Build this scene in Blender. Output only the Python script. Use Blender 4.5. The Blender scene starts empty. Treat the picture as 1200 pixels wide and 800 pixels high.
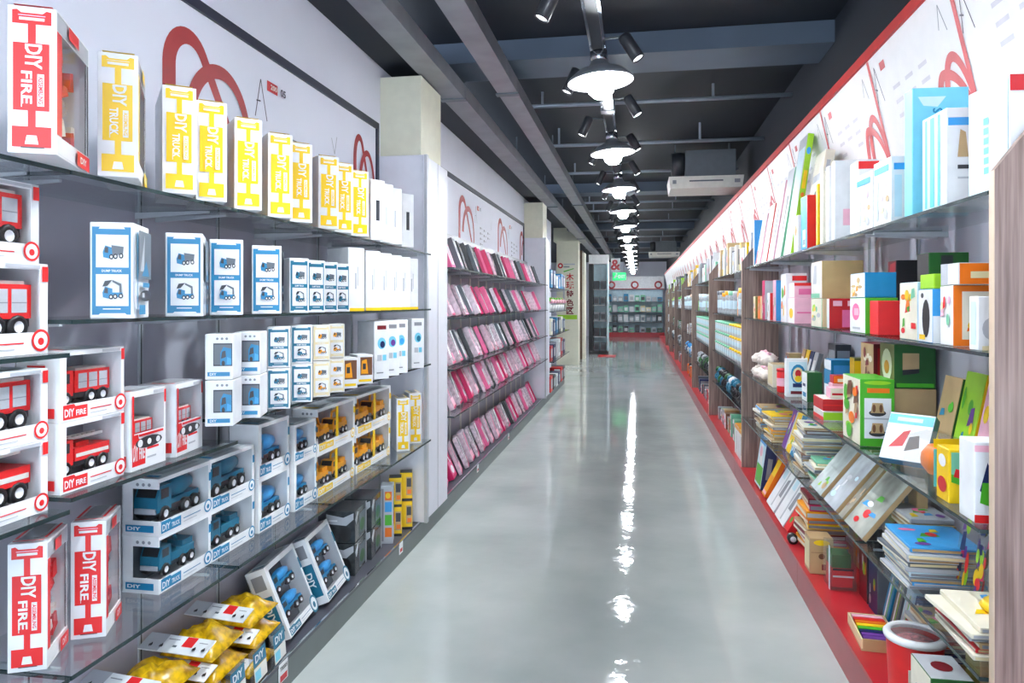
import bpy, bmesh, math, random
from mathutils import Vector, Matrix

SC = bpy.context.scene
COL = SC.collection
R = math.radians
PI = math.pi

# ---------------------------------------------------------------- camera
EYE = 1.5
FPX = 850.0
YAW = math.atan(148.0 / FPX)
SN, CS = math.sin(YAW), math.cos(YAW)
cam_data = bpy.data.cameras.new('camera')
cam = bpy.data.objects.new('camera', cam_data)
COL.objects.link(cam)
cam.location = (0, 0, EYE)
cam.rotation_euler = (R(90), 0, YAW)
cam_data.sensor_width = 36
cam_data.lens = FPX / 1200 * 36
cam_data.shift_y = -46.0 / 1200
cam_data.clip_start = 0.05
cam_data.clip_end = 100
SC.camera = cam

# ---------------------------------------------------------------- world and exposure
world = bpy.data.worlds.new('world')
SC.world = world
world.use_nodes = True
world.node_tree.nodes['Background'].inputs[0].default_value = (0.75, 0.85, 1.0, 1)
world.node_tree.nodes['Background'].inputs[1].default_value = 4.5      # fill light through the unseen window added behind the viewpoint
SC.view_settings.view_transform = 'Standard'
SC.view_settings.look = 'None'
SC.view_settings.gamma = 1
SC.view_settings.use_curve_mapping = False
SC.view_settings.exposure = 0.95
SC.cycles.max_bounces = 7
SC.cycles.diffuse_bounces = 4
SC.cycles.glossy_bounces = 4
SC.cycles.transparent_max_bounces = 20
SC.cycles.sample_clamp_indirect = 6.0
SC.cycles.caustics_reflective = False
SC.cycles.caustics_refractive = False
LAMP_STRENGTH = 85.0      # radiance of the glowing bulbs of the dish lamps
SPOT_LEFT, SPOT_RIGHT = 56.0, 46.0     # watts of each track spotlight on the left and right of the track
LIGHT_RGB = (0.90, 0.95, 1.0)

# place on a shelf line: where along the aisle a point of the plane X shows at column px
def Yat(px, X):
    d = FPX / CS * X / (px - 748.0)
    return (d + X * SN) / CS

# ---------------------------------------------------------------- materials
def lin(c):
    c = c / 255.0
    return c / 12.92 if c <= 0.04045 else ((c + 0.055) / 1.055) ** 2.4

MATS = {}
def mat(name, rgb, rough=0.45, metal=0.0, var=0.06, scale=14.0, spec=0.5, emit=None, bump=0.0, coat=0.0):
    if name in MATS:
        return MATS[name]
    m = bpy.data.materials.new(name)
    m.use_nodes = True
    nt = m.node_tree
    b = nt.nodes['Principled BSDF']
    base = [lin(v) for v in rgb]
    b.inputs['Roughness'].default_value = rough
    b.inputs['Metallic'].default_value = metal
    b.inputs['Specular IOR Level'].default_value = spec
    if coat:
        b.inputs['Coat Weight'].default_value = coat
    tc = nt.nodes.new('ShaderNodeTexCoord')
    nz = nt.nodes.new('ShaderNodeTexNoise')
    nz.inputs['Scale'].default_value = scale
    nz.inputs['Detail'].default_value = 2
    nt.links.new(tc.outputs['Object'], nz.inputs['Vector'])
    rp = nt.nodes.new('ShaderNodeValToRGB')
    rp.color_ramp.elements[0].position = 0.3
    rp.color_ramp.elements[1].position = 0.7
    rp.color_ramp.elements[0].color = [max(0, v * (1 - var)) for v in base] + [1]
    rp.color_ramp.elements[1].color = [min(1, v * (1 + var)) for v in base] + [1]
    nt.links.new(nz.outputs['Fac'], rp.inputs['Fac'])
    nt.links.new(rp.outputs['Color'], b.inputs['Base Color'])
    if bump:
        bp = nt.nodes.new('ShaderNodeBump')
        bp.inputs['Strength'].default_value = bump
        nt.links.new(nz.outputs['Fac'], bp.inputs['Height'])
        nt.links.new(bp.outputs['Normal'], b.inputs['Normal'])
    if emit:
        b.inputs['Emission Color'].default_value = [lin(v) for v in emit[0]] + [1]
        b.inputs['Emission Strength'].default_value = emit[1]
    MATS[name] = m
    return m

def clear_mat(name, tint, gloss=0.08, grough=0.03, opacity=0.0, edge=0.75):
    """glass or film: straight-through tinted transparency under a fresnel gloss"""
    if name in MATS:
        return MATS[name]
    m = bpy.data.materials.new(name)
    m.use_nodes = True
    nt = m.node_tree
    nt.nodes.clear()
    out = nt.nodes.new('ShaderNodeOutputMaterial')
    tr = nt.nodes.new('ShaderNodeBsdfTransparent')
    tr.inputs[0].default_value = (*tint, 1)
    gl = nt.nodes.new('ShaderNodeBsdfGlossy')
    gl.inputs['Roughness'].default_value = grough
    lw = nt.nodes.new('ShaderNodeLayerWeight')
    lw.inputs['Blend'].default_value = 0.5
    pw = nt.nodes.new('ShaderNodeMath'); pw.operation = 'POWER'; pw.inputs[1].default_value = 4.5
    nt.links.new(lw.outputs['Facing'], pw.inputs[0])
    fr = nt.nodes.new('ShaderNodeMath'); fr.operation = 'MULTIPLY'; fr.inputs[1].default_value = edge
    nt.links.new(pw.outputs[0], fr.inputs[0])
    nz = nt.nodes.new('ShaderNodeTexNoise')
    nz.inputs['Scale'].default_value = 9
    mp = nt.nodes.new('ShaderNodeMath'); mp.operation = 'MULTIPLY_ADD'
    mp.inputs[1].default_value = gloss * 0.5
    mp.inputs[2].default_value = gloss * 0.6
    nt.links.new(nz.outputs['Fac'], mp.inputs[0])
    ad = nt.nodes.new('ShaderNodeMath'); ad.operation = 'ADD'; ad.use_clamp = True
    nt.links.new(fr.outputs[0], ad.inputs[0])
    nt.links.new(mp.outputs[0], ad.inputs[1])
    mx = nt.nodes.new('ShaderNodeMixShader')
    nt.links.new(ad.outputs[0], mx.inputs[0])
    nt.links.new(tr.outputs[0], mx.inputs[1])
    nt.links.new(gl.outputs[0], mx.inputs[2])
    last = mx
    if opacity:
        df = nt.nodes.new('ShaderNodeBsdfDiffuse')
        df.inputs[0].default_value = (*tint, 1)
        m2 = nt.nodes.new('ShaderNodeMixShader')
        m2.inputs[0].default_value = opacity
        nt.links.new(mx.outputs[0], m2.inputs[1])
        nt.links.new(df.outputs[0], m2.inputs[2])
        last = m2
    nt.links.new(last.outputs[0], out.inputs[0])
    MATS[name] = m
    return m

PAL = dict(
    white=(238, 240, 242), offwhite=(228, 226, 218), red=(226, 38, 40), yellow=(246, 204, 20), amber=(240, 160, 10),
    blue=(20, 128, 176), teal=(22, 110, 140), navy=(24, 40, 92), sky=(60, 160, 226), cyan=(120, 206, 230), pale=(206, 232, 242),
    black=(22, 22, 25), dark=(48, 50, 56), grey=(140, 143, 150), silver=(186, 190, 196), green=(76, 176, 40), dgreen=(36, 92, 42),
    lime=(158, 212, 40), orange=(240, 120, 24), pink=(236, 110, 160), magenta=(206, 24, 96), rose=(246, 186, 204), kraft=(206, 176, 122),
    cream=(236, 222, 176), wood=(176, 138, 92), brown=(112, 72, 48), purple=(110, 60, 150), maroon=(120, 24, 34), crimson=(196, 30, 40),
    mint=(120, 196, 160), tan=(190, 160, 116), ivory=(240, 234, 214), steel=(96, 104, 112), olive=(120, 120, 60), aqua=(96, 200, 212))
def P(c):
    if isinstance(c, str):
        return mat('paint_' + c, PAL[c], 0.38)
    return c

GLASS = clear_mat('shelf_glass', (0.93, 0.96, 0.96), 0.05, 0.02)
FILM = clear_mat('clear_film', (0.98, 0.985, 0.99), 0.03, 0.10, edge=0.45)
BAGFILM = clear_mat('bag_film', (0.96, 0.97, 0.96), 0.04, 0.16, 0.05, edge=0.5)
GLASS_EDGE = mat('glass_edge_green', (34, 52, 54), 0.2)

# ---------------------------------------------------------------- mesh collecting
class MB:
    def __init__(s):
        s.v, s.f, s.m, s.sm, s.mats = [], [], [], [], []
    def mi(s, m):
        m = P(m)
        if m not in s.mats:
            s.mats.append(m)
        return s.mats.index(m)
    def add(s, vs, fs, m, smooth=False):
        k = len(s.v); i = s.mi(m)
        s.v += [tuple(p) for p in vs]
        for f in fs:
            s.f.append([a + k for a in f]); s.m.append(i); s.sm.append(smooth)
        return s
    def box(s, x0, x1, y0, y1, z0, z1, m='white', faces=None):
        vs = [(x, y, z) for z in (z0, z1) for y in (y0, y1) for x in (x0, x1)]
        fs = dict(B=(0, 2, 3, 1), T=(4, 5, 7, 6), F=(0, 1, 5, 4), K=(2, 6, 7, 3), L=(0, 4, 6, 2), R=(1, 3, 7, 5))
        k = len(s.v); s.v += vs
        for n, f in fs.items():
            s.f.append([a + k for a in f]); s.m.append(s.mi((faces or {}).get(n, m))); s.sm.append(False)
        return s
    def prism(s, pts, axis, a0, a1, m='white'):
        """outline pts (u, v) swept along an axis: 'x' -> (y,z), 'y' -> (x,z), 'z' -> (x,y)"""
        def q(u, v, a):
            return {'x': (a, u, v), 'y': (u, a, v), 'z': (u, v, a)}[axis]
        n = len(pts)
        vs = [q(u, v, a0) for u, v in pts] + [q(u, v, a1) for u, v in pts]
        fs = [list(range(n))[::-1], [n + i for i in range(n)]] + [[i, (i + 1) % n, n + (i + 1) % n, n + i] for i in range(n)]
        return s.add(vs, fs, m)
    def lathe(s, prof, o=(0, 0, 0), ax='z', n=16, m='white', smooth=True, closed=False):
        vs, fs = [], []
        for r, h in prof:
            for i in range(n):
                a = 2 * PI * i / n
                c, d = r * math.cos(a), r * math.sin(a)
                p = {'z': (c, d, h), 'x': (h, c, d), 'y': (d, h, c)}[ax]
                vs.append((p[0] + o[0], p[1] + o[1], p[2] + o[2]))
        for j in range(len(prof) - 1):
            for i in range(n):
                k = (i + 1) % n
                fs.append([j * n + i, j * n + k, (j + 1) * n + k, (j + 1) * n + i])
        s.add(vs, fs, m, smooth)
        if closed:
            k = len(s.v) - len(vs); i = s.mi(m)
            s.f.append([k + a for a in range(n)][::-1]); s.m.append(i); s.sm.append(False)
            s.f.append([k + (len(prof) - 1) * n + a for a in range(n)]); s.m.append(i); s.sm.append(False)
        return s
    def tube(s, path, r, n=8, m='white'):
        vs, fs = [], []
        pts = [Vector(p) for p in path]
        rr = r if isinstance(r, (list, tuple)) else [r] * len(pts)
        for j, p in enumerate(pts):
            t = (pts[min(j + 1, len(pts) - 1)] - pts[max(j - 1, 0)]).normalized()
            u = t.cross(Vector((0, 0, 1)))
            if u.length < 1e-3:
                u = t.cross(Vector((1, 0, 0)))
            u.normalize(); w = t.cross(u)
            for i in range(n):
                a = 2 * PI * i / n
                vs.append(p + (u * math.cos(a) + w * math.sin(a)) * rr[j])
        for j in range(len(pts) - 1):
            for i in range(n):
                k = (i + 1) % n
                fs.append([j * n + i, j * n + k, (j + 1) * n + k, (j + 1) * n + i])
        fs.append(list(range(n))[::-1]); fs.append([(len(pts) - 1) * n + i for i in range(n)])
        return s.add(vs, fs, m, True)
    def xf(s, M):
        s.v = [tuple(M @ Vector(p)) for p in s.v]
        return s
    def mesh(s, name, bevel=0.0):
        me = bpy.data.meshes.new(name)
        me.from_pydata(s.v, [], s.f)
        for m in s.mats:
            me.materials.append(m)
        me.polygons.foreach_set('material_index', s.m)
        me.polygons.foreach_set('use_smooth', s.sm)
        if bevel:
            bm = bmesh.new(); bm.from_mesh(me)
            bmesh.ops.bevel(bm, geom=bm.edges[:], offset=bevel, segments=1, affect='EDGES')
            bm.to_mesh(me); bm.free()
        me.update()
        return me

def obj(name, me, parent=None, loc=None, rot=None, scale=None):
    if isinstance(me, Faces):
        me = me.mesh(name)
    if isinstance(me, dict):
        for f, m in me.items():
            obj(name if len(me) == 1 else FACE_NAME[f] + '_' + name, m, parent, loc, rot, scale)
        return
    if isinstance(me, MB):
        me = me.mesh(name)
    o = bpy.data.objects.new(name, me)
    COL.objects.link(o)
    if parent:
        o.parent = parent
    if loc is not None:
        o.location = loc
    if rot is not None:
        o.rotation_euler = rot
    if scale is not None:
        o.scale = scale
    return o
def tag(o, label, cat, group=None):
    o['label'] = label; o['category'] = cat
    if group:
        o['group'] = group
    return o
def thing(name, label, cat, loc=(0, 0, 0), rot=(0, 0, 0), group=None):
    o = bpy.data.objects.new(name, None)
    o.empty_display_size = 0.05
    COL.objects.link(o)
    o.location = loc; o.rotation_euler = rot
    return tag(o, label, cat, group)
def struct(name, me, label, parent=None, loc=None):
    o = obj(name, me, parent, loc)
    if parent is None:
        o['kind'] = 'structure'; o['label'] = label
    return o

ORD = 'first second third fourth fifth sixth seventh eighth ninth tenth eleventh twelfth thirteenth fourteenth fifteenth sixteenth seventeenth eighteenth nineteenth twentieth'.split()
def nth(i):
    if i < 20:
        return ORD[i]
    tens = {20: 'twenty', 30: 'thirty', 40: 'forty', 50: 'fifty'}
    n = i + 1
    t = n // 10 * 10
    return (tens[t] + '-' + ORD[n - t - 1]) if n > t else {20: 'twentieth', 30: 'thirtieth', 40: 'fortieth', 50: 'fiftieth'}[t]

# ---------------------------------------------------------------- lettering and print on flat faces
TXT = {}
def text_geo(s):
    if s not in TXT:
        c = bpy.data.curves.new('lettering', 'FONT')
        c.body = s; c.size = 1.0; c.resolution_u = 2; c.fill_mode = 'FRONT'; c.offset = 0.026
        o = bpy.data.objects.new('lettering', c)
        COL.objects.link(o)
        bpy.context.view_layer.update()
        me = bpy.data.meshes.new_from_object(o.evaluated_get(bpy.context.evaluated_depsgraph_get()))
        vs = [(v.co.x, v.co.y) for v in me.vertices]
        fs = [list(p.vertices) for p in me.polygons]
        bpy.data.objects.remove(o); bpy.data.curves.remove(c); bpy.data.meshes.remove(me)
        if vs:
            x0 = min(v[0] for v in vs); x1 = max(v[0] for v in vs)
            y0 = min(v[1] for v in vs); y1 = max(v[1] for v in vs)
            hh = max(y1 - y0, 1e-4)
            vs = [((x - (x0 + x1) / 2) / hh, (y - (y0 + y1) / 2) / hh) for x, y in vs]
            TXT[s] = (vs, fs, (x1 - x0) / hh)
        else:
            TXT[s] = ([], [], 1)
    return TXT[s]

def face_map(face, x0, x1, L, h):
    """-> (width, height, function (u_m, v_m, e) -> point) of one face of the box x0..x1, 0..L, 0..h"""
    w = x1 - x0
    if face == 'F':
        return w, h, lambda u, v, e: (x0 + u, -e, v)
    if face == 'R':
        return L, h, lambda u, v, e: (x1 + e, u, v)
    if face == 'L':
        return L, h, lambda u, v, e: (x0 - e, L - u, v)
    if face == 'T':
        return w, L, lambda u, v, e: (x0 + u, v, h + e)
    raise ValueError(face)

def paint(prints, x0, x1, L, h):
    """two sets of collectors by face: flat print and lettering"""
    PR, TX = Faces(), Faces()
    for i, d in enumerate(prints):
        face, kind, colr = d[0], d[1], d[2]
        W, Hh, q = face_map(face, x0, x1, L, h)
        e = 0.0005 + 0.00025 * i
        if kind == 'r':
            u0, v0, u1, v1 = d[3]
            pts = [(u0 * W, v0 * Hh), (u1 * W, v0 * Hh), (u1 * W, v1 * Hh), (u0 * W, v1 * Hh)]
        elif kind == 'e':
            cu, cv, ru, rv = d[3]
            pts = [((cu + ru * math.cos(2 * PI * k / 14)) * W, (cv + rv * math.sin(2 * PI * k / 14)) * Hh) for k in range(14)]
        elif kind == 'c':      # true circle, radius as a share of the height
            cu, cv, rv = d[3]
            pts = [(cu * W + rv * Hh * math.cos(2 * PI * k / 16), cv * Hh + rv * Hh * math.sin(2 * PI * k / 16)) for k in range(16)]
        elif kind == 'p':
            pts = [(u * W, v * Hh) for u, v in d[3]]
        elif kind == 't':
            cu, cv, size, rot, s = d[3][:5]
            fit = d[3][5] if len(d[3]) > 5 else None
            vs, fs, asp = text_geo(s)
            sx = size if fit is None else fit / asp
            cr, sr = math.cos(R(rot)), math.sin(R(rot))
            out = []
            for x, y in vs:
                X, Y = x * sx, y * size
                out.append(q(cu * W + X * cr - Y * sr, cv * Hh + X * sr + Y * cr, e))
            if face == 'L':
                pass
            TX.get(face).add(out, fs, colr)
            continue
        PR.get(face).add([q(u, v, e) for u, v in pts], [list(range(len(pts)))], colr)
    return PR, TX

FACE_NAME = dict(F='front', R='side', L='side', T='top')
class Faces(dict):
    def get(s, f):
        return s.setdefault(f, MB())
    def xf(s, M):
        for m in s.values():
            m.xf(M)
        return s
    def mesh(s, name):
        return {f: m.mesh(name) for f, m in s.items()}

CACHE = {}
def carton(name, label, cat, loc, dims, rz=0.0, side=-1, base='white', faces=None, prints=(), group=None, tilt=0.0, rot=None, part='carton', extra=None):
    """a printed box whose near aisle-side bottom corner stands at loc"""
    w, L, h = [round(v, 4) for v in dims]
    x0, x1 = (-w, 0.0) if side < 0 else (0.0, w)
    key = (w, L, h, side, str(base), str(sorted((faces or {}).items())), str(prints), extra is None)
    if key not in CACHE:
        body = MB().box(x0, x1, 0, L, 0, h, base, faces).mesh(part, min(0.002, w * .1, L * .1, h * .1))
        pr, tx = paint(prints, x0, x1, L, h)
        CACHE[key] = (body, pr.mesh('print') if pr else None, tx.mesh('lettering') if tx else None)
    body, pr, tx = CACHE[key]
    if rot is None:
        if tilt:
            a = R(tilt)
            rot = (0, -a if side < 0 else a, R(rz))
            loc = (loc[0], loc[1], loc[2] + w * math.sin(a))
        else:
            rot = (0, 0, R(rz))
    if pr is None and tx is None and extra is None:
        o = obj(name, body, None, loc, rot)
        return tag(o, label, cat, group)
    t = thing(name, label, cat, loc, rot, group)
    obj(part, body, t)
    if pr:
        obj('print', pr, t)
    if tx:
        obj('lettering', tx, t)
    if extra:
        extra(t)
    return t
# ================================================================ the room
WL, WR = -1.62, 1.16           # wall planes behind the shelving
CEIL = 3.28
YN, YF = -3.5, 32.4
wall_m = mat('wall_paint', (222, 224, 236), 0.6, var=0.03, scale=2)
ceil_m = mat('ceiling_navy', (17, 25, 37), 0.65, var=0.15, scale=1.2)
beam_m = mat('beam_grey', (84, 97, 114), 0.55, var=0.12, scale=2)
grey_panel = mat('back_panel_grey', (176, 174, 186), 0.5, var=0.05, scale=3)
cream_m = mat('column_cream', (226, 224, 204), 0.6, var=0.03)
chrome = mat('chrome', (205, 212, 220), 0.16, 1.0)
steel_m = mat('steel_tray', (150, 152, 158), 0.42, 0.55, var=0.12, scale=5)
plinth_m = mat('plinth_charcoal', (74, 76, 86), 0.4, var=0.08, scale=6)
plinth_f = mat('plinth_front_grey', (96, 104, 104), 0.35, var=0.10, scale=4)
redp_m = mat('plinth_red', (186, 40, 48), 0.3, var=0.08, scale=5)
redf_m = mat('plinth_front_red', (160, 60, 70), 0.3, var=0.08, scale=5)
wood_m = None

def wood_material(name, c0, c1):
    m = bpy.data.materials.new(name); m.use_nodes = True
    nt = m.node_tree; b = nt.nodes['Principled BSDF']
    tc = nt.nodes.new('ShaderNodeTexCoord'); mp = nt.nodes.new('ShaderNodeMapping')
    mp.inputs['Scale'].default_value = (22, 22, 0.8)
    nz = nt.nodes.new('ShaderNodeTexNoise'); nz.inputs['Scale'].default_value = 3; nz.inputs['Detail'].default_value = 5
    rp = nt.nodes.new('ShaderNodeValToRGB')
    rp.color_ramp.elements[0].position = .35; rp.color_ramp.elements[1].position = .68
    rp.color_ramp.elements[0].color = [lin(v) for v in c0] + [1]
    rp.color_ramp.elements[1].color = [lin(v) for v in c1] + [1]
    nt.links.new(tc.outputs['Object'], mp.inputs['Vector']); nt.links.new(mp.outputs[0], nz.inputs['Vector'])
    nt.links.new(nz.outputs['Fac'], rp.inputs['Fac']); nt.links.new(rp.outputs[0], b.inputs['Base Color'])
    b.inputs['Roughness'].default_value = 0.42
    return m
wood_m = wood_material('greyed_oak_laminate', (112, 92, 84), (164, 142, 132))
wood2_m = wood_material('brown_laminate', (84, 66, 48), (128, 104, 78))

def floor_material():
    m = bpy.data.materials.new('polished_floor'); m.use_nodes = True
    nt = m.node_tree; b = nt.nodes['Principled BSDF']
    tc = nt.nodes.new('ShaderNodeTexCoord')
    nz = nt.nodes.new('ShaderNodeTexNoise'); nz.inputs['Scale'].default_value = 1.6; nz.inputs['Detail'].default_value = 6
    rp = nt.nodes.new('ShaderNodeValToRGB')
    rp.color_ramp.elements[0].position = .3; rp.color_ramp.elements[1].position = .75
    rp.color_ramp.elements[0].color = [lin(v) for v in (176, 184, 181)] + [1]
    rp.color_ramp.elements[1].color = [lin(v) for v in (200, 206, 203)] + [1]
    nt.links.new(tc.outputs['Object'], nz.inputs['Vector'])
    nt.links.new(nz.outputs['Fac'], rp.inputs['Fac']); nt.links.new(rp.outputs[0], b.inputs['Base Color'])
    b.inputs['Roughness'].default_value = 0.035
    b.inputs['Specular IOR Level'].default_value = 0.5
    n2 = nt.nodes.new('ShaderNodeTexNoise'); n2.inputs['Scale'].default_value = 10; n2.inputs['Detail'].default_value = 2.5
    nt.links.new(tc.outputs['Object'], n2.inputs['Vector'])
    bp = nt.nodes.new('ShaderNodeBump'); bp.inputs['Strength'].default_value = 0.07; bp.inputs['Distance'].default_value = 0.02
    nt.links.new(n2.outputs['Fac'], bp.inputs['Height'])
    nt.links.new(bp.outputs[0], b.inputs['Normal'])
    return m
struct('floor', MB().box(-5, 5, YN, YF, -.1, 0, floor_material()), 'pale grey polished floor of the aisle with lamp reflections')
struct('ceiling', MB().box(-5, 5, YN, YF, CEIL, CEIL + .1, ceil_m), 'dark navy painted ceiling above the aisle')
struct('wall_left', MB().box(WL - .1, WL, YN, 13.6, 0, 3.0, wall_m), 'white wall behind the left toy shelves')
struct('trim_1', MB().box(WL - .1, -1.3, YN, 13.6, 3.0, 3.06, ceil_m), 'dark soffit above the white left wall')
struct('wall_right', MB().box(WR + .06, WR + .16, YN, YF, 0, 2.55, wall_m), 'white wall behind the right shelves')
struct('wall_upper', MB().box(WR + .06, WR + .16, YN, YF, 2.55, CEIL, ceil_m), 'dark painted wall strip above the right header board')
struct('wall_back', MB().box(-5, -1.72, YN - .1, YN, 0, CEIL, wall_m).box(1.32, 5, YN - .1, YN, 0, CEIL, wall_m).box(-1.72, 1.32, YN - .1, YN, 3.05, CEIL, wall_m), 'white wall behind the viewpoint around the added fill window')
wn = struct('fill_window_1', MB().box(-1.72, 1.32, YN - .06, YN - .05, .12, 3.0, GLASS), 'unseen window added behind the viewpoint for fill light')  # unseen glazing, added so outside light brightens the shelf interiors
for x in (-1.72, -.72, .29, 1.27):
    obj('fill_window_frame', MB().box(x, x + .05, YN - .08, YN - .03, .06, 3.05, 'dark'), wn)
for z_ in (0, 3.0):
    obj('fill_window_frame', MB().box(-1.72, 1.32, YN - .08, YN - .03, z_, z_ + .06, 'dark'), wn)
pl_ = bpy.data.lights.new('fill_window_portal', 'AREA'); pl_.shape = 'RECTANGLE'; pl_.size = 3.0; pl_.size_y = 2.9
pl_.cycles.is_portal = True
po_ = bpy.data.objects.new('fill_window_portal', pl_); COL.objects.link(po_)
po_.location = (-.2, YN - .02, 1.55); po_.rotation_euler = (R(90), 0, 0)
struct('wall_far', MB().box(-5, 5, YF, YF + .1, 0, CEIL, wall_m), 'pale wall at the far end of the aisle')
struct('wall_side', MB().box(-4.0, -3.9, 13.6, YF, 0, CEIL, wall_m), 'pale wall of the side area beyond the shelves')
struct('wall_corner', MB().box(-4.0, WL - .1, 13.5, 13.6, 0, CEIL, wall_m), 'pale return wall behind the last left shelf bay')

# dark band framing the graphic panel along the left wall
tr = thing('trim_2', 'x', 'trim')
del tr['category']; tr['kind'] = 'structure'; tr['label'] = 'dark navy line framing the white graphic panel on the left wall'
navy_line = mat('frame_line_navy', (26, 30, 52), 0.4)
obj('rail', MB().box(WL, WL + .012, YN, 4.36, 2.585, 2.625, navy_line), tr)
obj('rail', MB().box(WL, WL + .012, 4.93, 10.27, 2.585, 2.625, navy_line), tr)
obj('end_post', MB().box(WL, WL + .012, 4.325, 4.36, 1.7, 2.625, navy_line), tr)
obj('end_post', MB().box(WL, WL + .012, 10.235, 10.27, 1.7, 2.625, navy_line), tr)

# ceiling beams and slim conduits across the aisle
for k, (y, wd, z0) in enumerate([(1.2, .3, 3.13), (4.85, .42, 3.14), (10.9, .4, 3.14), (16.5, .4, 3.14), (22, .4, 3.14), (27.5, .4, 3.14)]):
    struct('trim_%d' % (3 + k), MB().box(-1.6, WR + .06, y, y + wd, z0, CEIL, beam_m), nth(k) + ' grey ceiling beam across the aisle counted from the front')
cond = mat('conduit_grey', (150, 158, 170), 0.35, 0.3)
for k, (y, z) in enumerate([(6.1, 3.16), (7.4, 3.1), (9.3, 3.15), (12.1, 3.15), (13.2, 3.15), (14.9, 3.15), (18.5, 3.15), (20.2, 3.15), (24.4, 3.15)]):
    t = thing('ceiling_conduit', nth(k) + ' slim grey conduit crossing the dark ceiling, counted from the front', 'conduit', (0, y, z), group='conduits across the ceiling')
    obj('pipe', MB().tube([(-1.0, 0, 0), (WR + .05, 0, 0)], .018, 8, cond), t)
    for x in (-.8, .6):
        obj('hanger', MB().box(x - .01, x + .01, -.01, .01, .01, CEIL - z, cond), t)

# two perforated cable trays hung over the left shelves
def cable_tray(x0, x1, z0, label):
    t = thing('cable_tray', label, 'cable tray', ((x0 + x1) / 2, 0, z0), group='cable trays along the left side')
    hw = (x1 - x0) / 2
    segs = [(-3.4, 5.0), (5.02, 10.9), (10.92, 16.5), (16.52, 22.0), (22.02, 30.0)]
    for a, b in segs:
        obj('tray_section', MB().box(-hw, hw, a, b, 0, .012, steel_m).box(-hw, -hw + .006, a, b, .012, .10, steel_m).box(hw - .006, hw, a, b, .012, .10, steel_m), t)
        obj('splice_plate', MB().box(-hw - .012, hw + .012, b - .03, b + .03, -.012, -.001, 'steel'), t)
    for y in [.5 + 2.4 * k for k in range(12)]:
        obj('hanger_rod', MB().box(-.006, .006, y - .006, y + .006, .012, CEIL - z0, 'steel'), t)
    return t
cable_tray(-1.37, -1.21, 2.94, 'grey steel cable tray nearest the left wall')
cable_tray(-.97, -.83, 2.96, 'grey steel cable tray nearer the lamps')

# ================================================================ white pillars of the left run
pill_m = mat('pillar_laminate', (226, 228, 238), 0.35, var=0.02)
def pillar(y0, y1, label):
    t = thing('pillar', label, 'pillar', (-1.46, y0, 0), group='white pillars between the left shelf bays')
    obj('casing', MB().box(-.16, .145, 0, y1 - y0, .127, 2.42, pill_m).mesh('casing', .003), t)
    obj('corner_strip', MB().box(.146, .166, -.006, .03, .127, 2.42, 'silver'), t)
    obj('upper_column', MB().box(-.16, .11, .05, y1 - y0 - .05, 2.42, 2.93, cream_m), t)
    obj('joint_line', MB().box(.1455, .147, (y1 - y0) * .55, (y1 - y0) * .55 + .004, .13, 2.42, 'grey'), t)
pillar(4.36, 4.92, 'white pillar between the truck boxes and the pink shelves')
pillar(10.27, 10.83, 'white pillar at the far end of the pink shelves')

# ================================================================ plinths
t = thing('plinth', 'charcoal grey plinth running under the left shelves', 'plinth', (-1.48, 0, 0))
obj('top_board', MB().box(WL + 1.495, .137, -1.0, 13.4, .11, .126, plinth_m), t)
obj('front_panel', MB().box(.12, .132, -1.0, 13.4, 0, .11, plinth_f), t)
obj('metal_edge', MB().box(.13, .1385, -1.0, 13.4, .1262, .1285, chrome), t)
t = thing('plinth', 'red plinth running under the right shelves', 'plinth', (.98, 0, 0))
obj('top_board', MB().box(-.165, WR - .98, -1, 29.5, .145, .16, redp_m), t)
for k in range(12):
    obj('front_panel', MB().box(-.16, -.148, -1 + 2.5 * k, -1 + 2.5 * k + 2.496, 0, .145, redf_m), t)
t = thing('price_tag', 'white price tag reading T00005 on the left plinth edge', 'price tag', (-1.345, Yat(332, -1.343), .098))
obj('card', MB().box(0, .003, -.035, .035, -.05, .024, 'white'), t)
p_, x_ = paint([('R', 'r', 'crimson', (.1, .05, .9, .38)), ('R', 't', P('black'), (.5, .72, .017, 0, 'T00005', .058))], 0, .0035, .07, .074)
obj('print', p_.xf(Matrix.Translation((0, -.035, -.05))), t); obj('lettering', x_.xf(Matrix.Translation((0, -.035, -.05))), t)
for k, px in enumerate((470, 560, 596)):
    t = thing('price_tag', 'small white price tag on the plinth edge ' + ('by the yellow cartons', 'below the near pink packs', 'below the far pink packs')[k], 'price tag', (-1.345, Yat(px, -1.343), .098))
    obj('card', MB().box(0, .003, -.03, .03, -.04, .024, 'white'), t)
    obj('print', MB().box(.003, .0034, -.02, .02, -.03, -.01, 'crimson'), t)

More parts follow.
